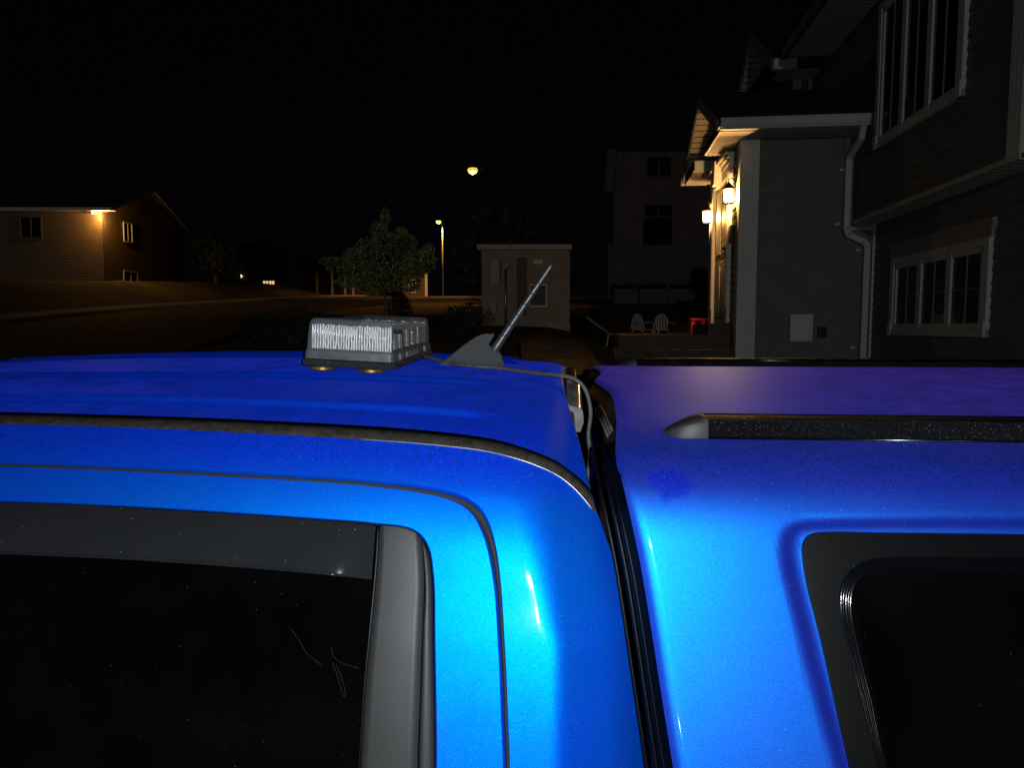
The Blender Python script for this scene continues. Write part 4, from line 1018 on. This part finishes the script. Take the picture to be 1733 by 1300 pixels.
# ------------------------------------------------------------------ yard furniture behind the deck
def root(name, x, d, z, rz=0.0): return empty(name, V(x, d, z), rz=PSI+rz)
def chair(x, d, rz, label):
    z = 1.43; r = root('garden_chair', x, d, z, rz); tag(r, label, 'chair', 'white plastic garden chairs behind the deck')
    b = MB()
    # back of slats inside an arched rim
    arch = [Vector((.21*math.cos(a), .20 + .06*math.sin(a), .46 + .40*math.sin(a))) for a in [math.pi*i/18 for i in range(19)]]
    b.tube(arch, .018, 6)
    for x_ in (-.14, -.07, 0, .07, .14):
        h = .40*math.sqrt(max(0, 1-(x_/.21)**2)); b.box((x_-.022, .215, .44), (x_+.022, .235, .46+h))
    b.build('backrest', M['white_plastic'], r)
    s = MB(); s.box((-.21, -.20, .42), (.21, .22, .45)); s.build('seat', M['white_plastic'], r, bevel=.01)
    for sx in (-1, 1):
        for sy, yb in ((-.18, -.22), (.2, .27)):
            l = MB(); l.tube([(sx*.18, sy, .43), (sx*.23, yb, 0)], [.024, .018], 6); l.build('leg', M['white_plastic'], r)
        a = MB(); a.tube([(sx*.21, .2, .62), (sx*.24, 0, .64), (sx*.23, -.18, .62), (sx*.21, -.18, .43)], .018, 6); a.build('armrest', M['white_plastic'], r)
chair(3.50, 19.0, .5, 'white plastic garden chair turned sideways behind the deck, farther from the red table')
chair(4.05, 19.0, .05, 'white slatted garden chair behind the deck, standing nearer to the red table')
tb = empty('play_table', rotz((1.80, 12.0, 1.838), HR), rz=HR); tag(tb, 'small bright red plastic play table at the far porch corner', 'play table')
q = MB(); q.box((-.24, -.17, .215), (.24, .17, .25)); q.box((-.20, -.14, .10), (.20, -.12, .13)); q.build('table_top', M['red_plastic'], tb, bevel=.008)
for x_ in (-.19, -.03, .14):
    q = MB(); q.box((x_-.035, -.14, 0), (x_+.035, .14, .215)); q.build('leg', M['red_plastic'], tb, bevel=.008)
q = MB(); q.tube([(-.06 + .07*math.cos(a), -.16, .01 + .07*math.sin(a)) for a in [math.pi*i/10 for i in range(11)]], .01, 6); q.build('rail', M['red_plastic'], tb)
bx_ = root('storage_box', 4.42, 18.6, 1.43); tag(bx_, 'dark lidded storage box between a white chair and the red play table', 'storage box')
q = MB(); q.box((-.28, -.25, 0), (.28, .25, .52)); q.build('bin', M['dark_fabric'], bx_, bevel=.02)
q = MB(); q.box((-.30, -.27, .52), (.30, .27, .60)); q.build('lid', M['dark_fabric'], bx_, bevel=.02)
tub = root('paddling_tub', 3.72, 18.2, 1.43); tag(tub, 'low dark blue plastic tub standing below the white chairs', 'tub')
q = MB(); q.lathe([(.22, 0), (.30, .02), (.34, .28), (.31, .28), (.27, .05)], (0, 0, 0), 18); q.build('basin', M['blue_plastic'], tub, smooth=True, angle=40)
lo = root('sun_lounger', 2.75, 18.0, 1.45, 1.4); tag(lo, 'dark folding lounger with pale frame behind the left end of the deck', 'sun lounger')
q = MB(); q.prism([(-.3, -.75, .32), (-.3, .25, .32), (-.3, .8, .72), (-.3, .8, .76), (-.3, .24, .36), (-.3, -.75, .36)], (.6, 0, 0)); q.build('cushion', M['dark_fabric'], lo)
for sx in (-.32, .32):
    q = MB(); q.tube([(sx, -.8, .31), (sx, .25, .31), (sx, .85, .74)], .016, 6); q.build('side_rail', M['steel'], lo)
    for y_ in (-.6, .3):
        q = MB(); q.tube([(sx, y_, .31), (sx, y_+.05, 0)], .014, 6); q.build('leg', M['steel'], lo)

# ------------------------------------------------------------------ utility kiosk
SH = root('utility_shed', .38, 20, 1.9); tag(SH, 'square beige utility shed with flat roof and meter boxes, right of the tree', 'shed')
q = MB(); q.box((-1.23, 0, -.3), (1.24, 2.2, 2.30)); q.build('wall', M['stucco'], SH)
q = MB(); q.box((-1.36, -.14, 2.18), (1.28, 2.34, 2.33)); q.build('roof', M['stucco_trim'], SH, bevel=.015)
q = MB(); q.box((-1.25, -.02, -.32), (1.26, 2.2, .14)); q.build('plinth', M['concrete'], SH)
q = MB(); q.box((-.99, -.16, 1.20), (-.72, 0, 1.90)); P_ = q.build('meter_cabinet', M['grey_box'], SH, bevel=.01)
q = MB(); q.box((-.95, -.175, 1.26), (-.76, -.158, 1.84)); q.build('cabinet_door', M['grey_box'], P_)
q = MB(); q.box((-.97, -.10, .42), (-.83, 0, .74)); q.tube([(-.90, -.05, -.1), (-.90, -.05, .44)], .03, 8); q.build('junction_box', M['grey_box'], SH)
q = MB(); q.tube([(-.56, -.06, -.1), (-.56, -.06, 1.66)], .03, 8); q.build('conduit', M['bare_metal'], SH, smooth=True)
q = MB(); q.lathe([(.09, -.08), (.09, .04), (.05, .09)], (0, 0, 0), 14); q.v = [(v[0]-.56, v[2]-.08, v[1]+1.74) for v in q.v]; q.build('electric_meter', M['grey_box'], SH, smooth=True, angle=40)
q = MB(); q.box((-.25, -.015, .35), (.03, 0, 1.98)); q.build('door_leaf', M['brown_siding'], SH)
q = MB(); q.box((.06, -.03, .55), (.68, 0, 2.0)); q.build('door', M['stucco'], SH)
q = MB()
for a, b in (((.10, .60), (.60, .64)), ((.10, 1.20), (.60, 1.24)), ((.10, .60), (.135, 1.24)), ((.565, .60), (.60, 1.24))): q.box((a[0], -.05, a[1]), (b[0], -.031, b[1]))
F_ = q.build('hatch_frame', M['trim'], SH); q = MB(); q.box((.13, -.036, .63), (.57, -.0305, 1.21)); q.build('hatch', M['brown_siding'], F_)
q = MB(); q.box((.22, -.034, 1.80), (.48, -.0305, 1.90)); q.build('notice_plate', M['trim'], SH)

# ------------------------------------------------------------------ trees and shrubs
def leaves(mb, c, rx, ry, rz_, n, s0, s1, shell=.55):
    c = Vector(c)
    for _ in range(n):
        while True:
            d = Vector((random.uniform(-1, 1), random.uniform(-1, 1), random.uniform(-1, 1)))
            if .05 < d.length <= 1: break
        d = d.normalized()*(shell + (1-shell)*random.random())**.6 if random.random() < .75 else d
        p = c + Vector((d.x*rx, d.y*ry, d.z*rz_))
        a = Vector((random.uniform(-1, 1), random.uniform(-1, 1), random.uniform(-.6, .6))).normalized(); b = a.orthogonal().normalized()
        b = (b*math.cos(random.random()*6.28) + a.cross(b)*math.sin(random.random()*6.28)).normalized()
        s = random.uniform(s0, s1)
        mb.add([p - a*s, p + b*s*.42, p + a*s, p - b*s*.42], [(0, 1, 2, 3)])
def limb(mb, a, b, r0_, r1_, wob=.06):
    a, b = Vector(a), Vector(b); pts = []
    for i in range(6):
        t = i/5; p = a.lerp(b, t); 
        if 0 < i < 5: p += Vector((random.uniform(-wob, wob), random.uniform(-wob, wob), random.uniform(-wob, wob)))*(b-a).length
        pts.append(p)
    mb.tube(pts, [r0_ + (r1_-r0_)*i/5 for i in range(6)], 7); return pts
TREE = root('young_tree', -3.2, 18, 1.75); tag(TREE, 'young leafy green tree with thin trunk, rising behind the warning light', 'tree')
tr_ = MB(); limb(tr_, (.08, 0, -.1), (-.02, 0, 1.15), .055, .042, .02); limb(tr_, (-.02, 0, 1.15), (.06, 0, 2.75), .042, .010, .03); limb(tr_, (.22, .1, 0), (.10, .05, 1.0), .025, .02, .03)
clumps = [(-.02, 0, 1.75, .62, .6, .50), (-.55, .1, 1.60, .55, .5, .34), (-1.10, 0, 1.72, .42, .4, .22), (-1.38, -.1, 1.82, .24, .25, .12), (.55, .1, 1.62, .50, .5, .34), (.95, 0, 1.85, .38, .4, .28), (1.1, .1, 2.15, .16, .2, .14), (.10, 0, 2.25, .52, .5, .34), (-.38, .1, 2.15, .42, .4, .30), (.5, -.1, 2.25, .35, .35, .28), (-.12, 0, 2.58, .22, .25, .26), (.04, 0, 2.95, .11, .12, .24), (-.85, .1, 1.35, .45, .4, .22), (-.25, -.1, 1.25, .55, .45, .28), (.5, 0, 1.28, .45, .4, .22), (-.75, 0, 2.0, .28, .3, .2), (.42, 0, 2.52, .18, .2, .18)]
cr = MB()
for c in clumps:
    limb(tr_, (0, 0, 1.0 + .25*random.random()), (c[0], c[1], c[2]), .022, .006, .06)
    leaves(cr, c[:3], c[3], c[4], c[5], int(330 + 1250*c[3]*c[5]), .028, .066)
tr_.build('trunk', M['bark'], TREE, smooth=True); cr.build('crown', M['leaf'], TREE)
CN = root('conical_shrub', -3.05, 19.3, 1.85); tag(CN, 'dense dark conical evergreen right behind the young tree trunk', 'shrub')
cr = MB()
for k in range(9): leaves(cr, (0, 0, .1+.1*k), .52*(1-(k/11)**1.6), .5*(1-(k/11)**1.6), .16, 260, .03, .05)
cr.build('foliage', M['dark_leaf'], CN); q = MB(); q.tube([(0, 0, -.2), (0, 0, .6)], .05, 6); q.build('stem', M['bark'], CN)
def shrub(x, d, z, w_, h, label, group, n=700, m='dark_leaf', name='shrub'):
    r = root(name, x, d, z); tag(r, label, 'shrub', group)
    cr = MB(); q = MB()
    for k in range(7):
        a = k*.9; cx, cz = w_*.6*math.cos(a)*random.uniform(.4, 1), h*random.uniform(.35, .7)
        leaves(cr, (cx, random.uniform(-.3, .3)*w_, cz), w_*.45, w_*.4, h*.35, n//7, .035, .07); q.tube([(0, 0, -.15), (cx*.5, 0, cz*.6), (cx, 0, cz)], [.03, .02, .008], 5)
    cr.build('foliage', M[m], r); q.build('stem', M['bark'], r); return r
shrub(-5.05, 16.5, 1.45, .95, 1.0, 'wide dark bush left of the young tree, above the pickup roof', None, 1400)
shrub(-6.3, 17.5, 1.6, .55, .75, 'small dark twiggy bush at the road edge, leftmost of the yard bushes', None, 600)
shrub(-1.35, 19.0, 1.75, .75, .85, 'dark rounded bush at the left corner of the beige shed', None, 1100)
def big_tree(x, d, z, w_, h, label, n=2600):
    r = root('dark_tree', x, d, z); tag(r, label, 'tree', 'dark trees against the night sky')
    q = MB(); limb(q, (0, 0, -.3), (0, 0, h*.75), .2, .05, .02); cr = MB()
    for k in range(11):
        a = k*2.4; rr2 = w_*.55*(1 - .5*k/11); cx, cy, cz = rr2*math.cos(a), rr2*math.sin(a)*.7, h*(.35 + .05*k)
        limb(q, (0, 0, h*.3), (cx, cy, cz), .07, .02, .05); leaves(cr, (cx, cy, cz), w_*.36, w_*.33, h*.17, n//11, .08, .17)
    q.build('trunk', M['bark'], r); cr.build('crown', M['dark_leaf'], r); return r
big_tree(-.6, 27, 2.3, 2.2, 4.4, 'tall dark tree behind the beige shed, hiding the street lamp pole')
big_tree(-22.8, 55, 4.9, 2.5, 4.2, 'dark tree at the right end of the tan house on the rise')

# ------------------------------------------------------------------ street lamps
def lamp(x, d, z, h, arm, label, glow, r_head, pm='steel'):
    r = root('street_lamp', x, d, z); tag(r, label, 'street lamp', 'sodium street lamps along the road')
    p = MB(); p.tube([(0, 0, -.2), (0, 0, h*.5), (0, 0, h-.3), (arm*.10, 0, h-.02), (arm*.5, 0, h+.28), (arm*.92, 0, h+.34)], [.10, .085, .07, .05, .03, .025], 10); p.build('pole', M[pm], r, smooth=True)
    hd_ = MB(); hx = arm; hd_.add([(hx-.34, -.12, h+.26), (hx+.30, -.10, h+.26), (hx+.30, .10, h+.26), (hx-.34, .12, h+.26), (hx-.22, -.07, h+.38), (hx+.28, -.06, h+.36), (hx+.28, .06, h+.36), (hx-.22, .07, h+.38)], [(4, 5, 6, 7), (0, 1, 5, 4), (1, 2, 6, 5), (2, 3, 7, 6), (3, 0, 4, 7)]); hd_.build('lamp_head', M['dark_metal'], r)
    g_ = MB(); g_.lathe([(r_head*.2, -r_head*.9), (r_head*.75, -r_head*.65), (r_head, -r_head*.1), (r_head, .05)], (hx, 0, h+.27), 16); g_.build('lamp_bowl', glow, r, smooth=True)
    g_ = MB(); g_.lathe([(r_head*.1, -.12), (.10, -.06), (.11, 0), (.06, .05)], (hx, 0, h+.24 - r_head*.3), 14); g_.build('bulb', M['bulb'], r, smooth=True); return r
lamp(-.27, 35, 2.7, 6.55, -1.63, 'tall street lamp with bright amber head above the yard, nearer to the shed', M['lamp_glow'], .24, 'dull_pole')
lamp(-6.46, 67, 4.7, 6.75, -.38, 'distant street lamp with pale yellow head on a lit brown pole', M['lamp_glow_far'], .24)
spot('street_bulb', V(-1.9, 35, 8.95), (0, math.radians(13), 0), 380, (1.0, .46, .10), 128, .3, .2)
spot('street_bulb', V(-6.9, 66.6, 11.2), (0, 0, 0), 2700, (1.0, .42, .08), 154, .4, .25)

# ------------------------------------------------------------------ far houses
def house_root(name, x, d, z, rz, label): r = root(name, x, d, z, rz); tag(r, label, 'house'); return r
def lap(mb, a, b, z0, z1, n, step=.18):
    o = siding(a, b, z0, z1, n, step); mb.add(o.v, o.f)
# tan house on the rise to the left
LH = house_root('tan_house', -25.1, 44, 4.4, 0, 'tan house on the rise, a bright floodlight under its eave corner')
q = MB(); lap(q, (-12, 0), (0, 0), -.6, 4.68, (0, -1)); lap(q, (0, 0), (.6, 9.7), -.6, 4.68, (.998, -.06))
o = siding((0, 0), (.6, 9.7), 4.68, 6.55, (.998, -.06), .18, top=lambda z: ((z-4.68)/1.95*.5, 1-(z-4.68)/1.95*.5)); q.add(o.v, o.f); q.build('wall', M['tan_siding'], LH)
q = MB(); q.prism([(.9, -.5, 4.60), (.9, 4.85, 6.72), (.9, 10.3, 4.60), (.9, 10.3, 4.74), (.9, 4.85, 6.9), (.9, -.5, 4.74)], (-13.4, 0, 0)); q.build('roof', M['shingle'], LH)
q = MB(); q.prism([(.93, 10.3, 4.52), (.93, 4.85, 6.64), (.93, 4.85, 6.86), (.93, 10.3, 4.72)], (-.04, 0, 0)); q.prism([(.93, -.5, 4.52), (.93, 4.85, 6.64), (.93, 4.85, 6.86), (.93, -.5, 4.72)], (-.04, 0, 0)); q.build('rake_board', M['stucco_trim'], LH)
q = MB(); q.box((-12.4, -.5, 4.58), (.9, 0, 4.62)); q.box((-12.4, -.54, 4.55), (.9, -.5, 4.74)); q.build('soffit', M['soffit'], LH)
q = MB(); q.box((-.06, -.06, -.6), (.06, .02, 4.6)); q.build('corner_board', M['brown_siding'], LH)
def fwin(parent, x0, x1, z0, z1, y=-.02, pane='pane', along='x', frame='trim', t=.08):
    f = MB(); mp = (lambda a, b, c: (a, y + b, c)) if along == 'x' else (lambda a, b, c: (.062*a + .03 - b, a, c))
    def bx(a, b, c, d, o0, o1):
        p, r_ = mp(a, o0, b), mp(c, o1, d)
        if along == 'x': f.box(p, r_)
        else:
            pa = [mp(a, o0, b), mp(c, o0, b), mp(c, o0, d), mp(a, o0, d)]; f.prism(pa, (abs(o1-o0)*-1, 0, 0))
    bx(x0-t, z0-t, x0, z1+t, -.05, 0); bx(x1, z0-t, x1+t, z1+t, -.05, 0); bx(x0, z0-t, x1, z0, -.05, 0); bx(x0, z1, x1, z1+t, -.05, 0); bx((x0+x1)/2-.03, z0, (x0+x1)/2+.03, z1, -.04, -.001)
    W = f.build('window', M[frame], parent)
    g_ = MB(); g_.quad(mp(x0, -.012, z0), mp(x1, -.012, z0), mp(x1, -.012, z1), mp(x0, -.012, z1)); g_.build('pane', M[pane], W); return W
fwin(LH, 2.2, 3.0, 3.1, 4.2, along='y'); fwin(LH, 2.0, 3.4, .2, 1.1, along='y'); fwin(LH, 8.2, 8.9, .0, .75, along='y')
fwin(LH, -4.9, -3.7, 3.0, 4.2, frame='grey_panel'); fwin(LH, -10, -8.8, 3.0, 4.2, frame='grey_panel')
q = MB(); q.lathe([(.05, -.12), (.12, -.1), (.13, .0), (.05, .05)], (-.25, -.3, 4.50), 12); q.build('floodlight', mat('floodlight_glow', (.9, .6, .3), .3, emit=(1.0, .50, .12), estr=30), LH, smooth=True)
point('flood_bulb', V(-24.84, 43.55, 8.70), 520, (1.0, .45, .10), .06)
# dark neighbour behind the porch
NB = house_root('brown_house', 6.0, 40, 3.3, 0, 'tall unlit brown house with grey balcony panels behind the porch')
q = MB(); lap(q, (-.3, 0), (9, 0), -.5, 8.45, (0, -1), .16); q.build('wall', M['brown_siding'], NB)
q = MB(); q.prism([(-.9, -.4, 8.35), (-.9, 4.5, 10.2), (-.9, 4.5, 10.4), (-.9, -.5, 8.5)], (11, 0, 0)); q.box((-.9, -.45, 8.3), (10, 0, 8.5)); q.build('roof', M['shingle'], NB)
q = MB(); q.prism([(-.95, -.4, 6.0), (-.42, -.4, 6.0), (-.3, -.4, 8.4), (-.72, -.4, 8.4)], (0, .5, 0)); q.build('chimney_chase', M['grey_panel'], NB)
q = MB(); q.box((-.36, -.08, 2.8), (-.18, .02, 8.4)); q.build('corner_board', M['grey_panel'], NB)
fwin(NB, 1.45, 2.75, 6.95, 8.0, frame='grey_panel'); fwin(NB, 1.35, 2.85, 4.75, 5.4, frame='grey_panel'); 
q = MB(); q.box((1.3, -.03, 2.95), (2.9, 0, 4.7)); q.build('balcony_door', M['pane'], NB)
q = MB(); q.box((-.9, -2.0, .9), (4.0, -1.95, 2.95)); q.box((-.9, -2.03, 2.9), (6, -1.93, 2.98)); q.box((4.0, -1.99, .9), (6, -1.96, 2.9)); q.build('balcony_panel', M['grey_panel'], NB)
for x_ in (-.9, .6, 2.2, 3.9):
    q = MB(); q.box((x_, -2.06, .2), (x_+.1, -1.96, 3.0)); q.build('balcony_post', M['grey_panel'], NB)
# small lit house beyond the tree
YH = house_root('yellow_house', -9.85, 75, 5.0, 0, 'distant yellow house catching street light, just right of the young tree')
q = MB(); lap(q, (-1.7, 0), (1.0, 0), -.3, 2.5, (0, -1)); lap(q, (-1.7, 1.2), (.5, 1.2), 2.5, 5.2, (0, -1)); q.build('wall', M['tan_siding'], YH)
q = MB(); q.box((-1.9, -.5, 2.5), (1.3, 1.2, 2.68)); q.box((-1.9, .6, 5.2), (.8, 5, 5.4)); q.build('roof', M['shingle'], YH)
q = MB(); q.box((.75, -.35, -.3), (1.02, -.1, 2.5)); q.build('porch_post', M['trim'], YH)
fwin(YH, -.9, -.3, .6, 1.8); q = MB(); q.box((.2, -.03, 3.2), (.4, 1.19, 4.8)); q.build('corner_board', M['trim'], YH)
# dark house farther left with two lit basement panes
DH = house_root('gray_bungalow', -24.6, 70, 5.6, 0, 'distant dark house with two small lit basement windows')
q = MB(); lap(q, (-4.0, 0), (2.6, 0), -.3, 3.3, (0, -1)); o = siding((-4.0, 0), (2.6, 0), 3.3, 4.6, (0, -1), .18, top=lambda z: ((z-3.3)/1.4*.5, 1-(z-3.3)/1.4*.5)); q.add(o.v, o.f); q.build('wall', M['night_siding'], DH)
q = MB(); q.prism([(-4.4, -.3, 3.15), (-.7, -.3, 4.72), (3.0, -.3, 3.15), (3.0, -.3, 3.3), (-.7, -.3, 4.9), (-4.4, -.3, 3.3)], (0, 6, 0)); q.build('roof', M['shingle'], DH)
fwin(DH, .25, .75, .5, .82, pane='lit_window', t=.04); fwin(DH, .85, 1.35, .5, .82, pane='lit_window', t=.04)
q = MB(); q.lathe([(.03, -.12), (.1, -.05), (.1, .08), (.03, .14)], (-1.85, -.15, 1.25), 10); q.build('porch_light', mat('porch_glow', (.9, .8, .6), .3, emit=(1, .8, .45), estr=3), DH, smooth=True)
# dark house with pale posts behind the tree
PH = house_root('porch_house', -17.6, 72, 4.8, 0, 'distant dark house with pale porch posts, left behind the young tree')
q = MB(); lap(q, (-3.2, 0), (4.2, 0), -.3, 2.9, (0, -1)); q.build('wall', M['night_siding'], PH)
q = MB(); q.prism([(-3.6, -1.0, 2.8), (-3.6, 3, 4.2), (-3.6, 7, 2.8)], (8.2, 0, 0)); q.build('roof', M['shingle'], PH)
for x_ in (-1.9, -.4, .9, 1.7):
    q = MB(); q.box((x_, -.9, -.3), (x_+.16, -.75, 2.8)); q.build('porch_post', M['stucco_trim'], PH)

# ------------------------------------------------------------------ render
scene.render.engine = 'CYCLES'
scene.cycles.use_denoising = True
scene.cycles.max_bounces = 8; scene.cycles.transparent_max_bounces = 16
scene.cycles.sample_clamp_indirect = 4
scene.view_settings.view_transform = 'Standard'; scene.view_settings.look = 'None'; scene.view_settings.exposure = 0; scene.view_settings.gamma = 1
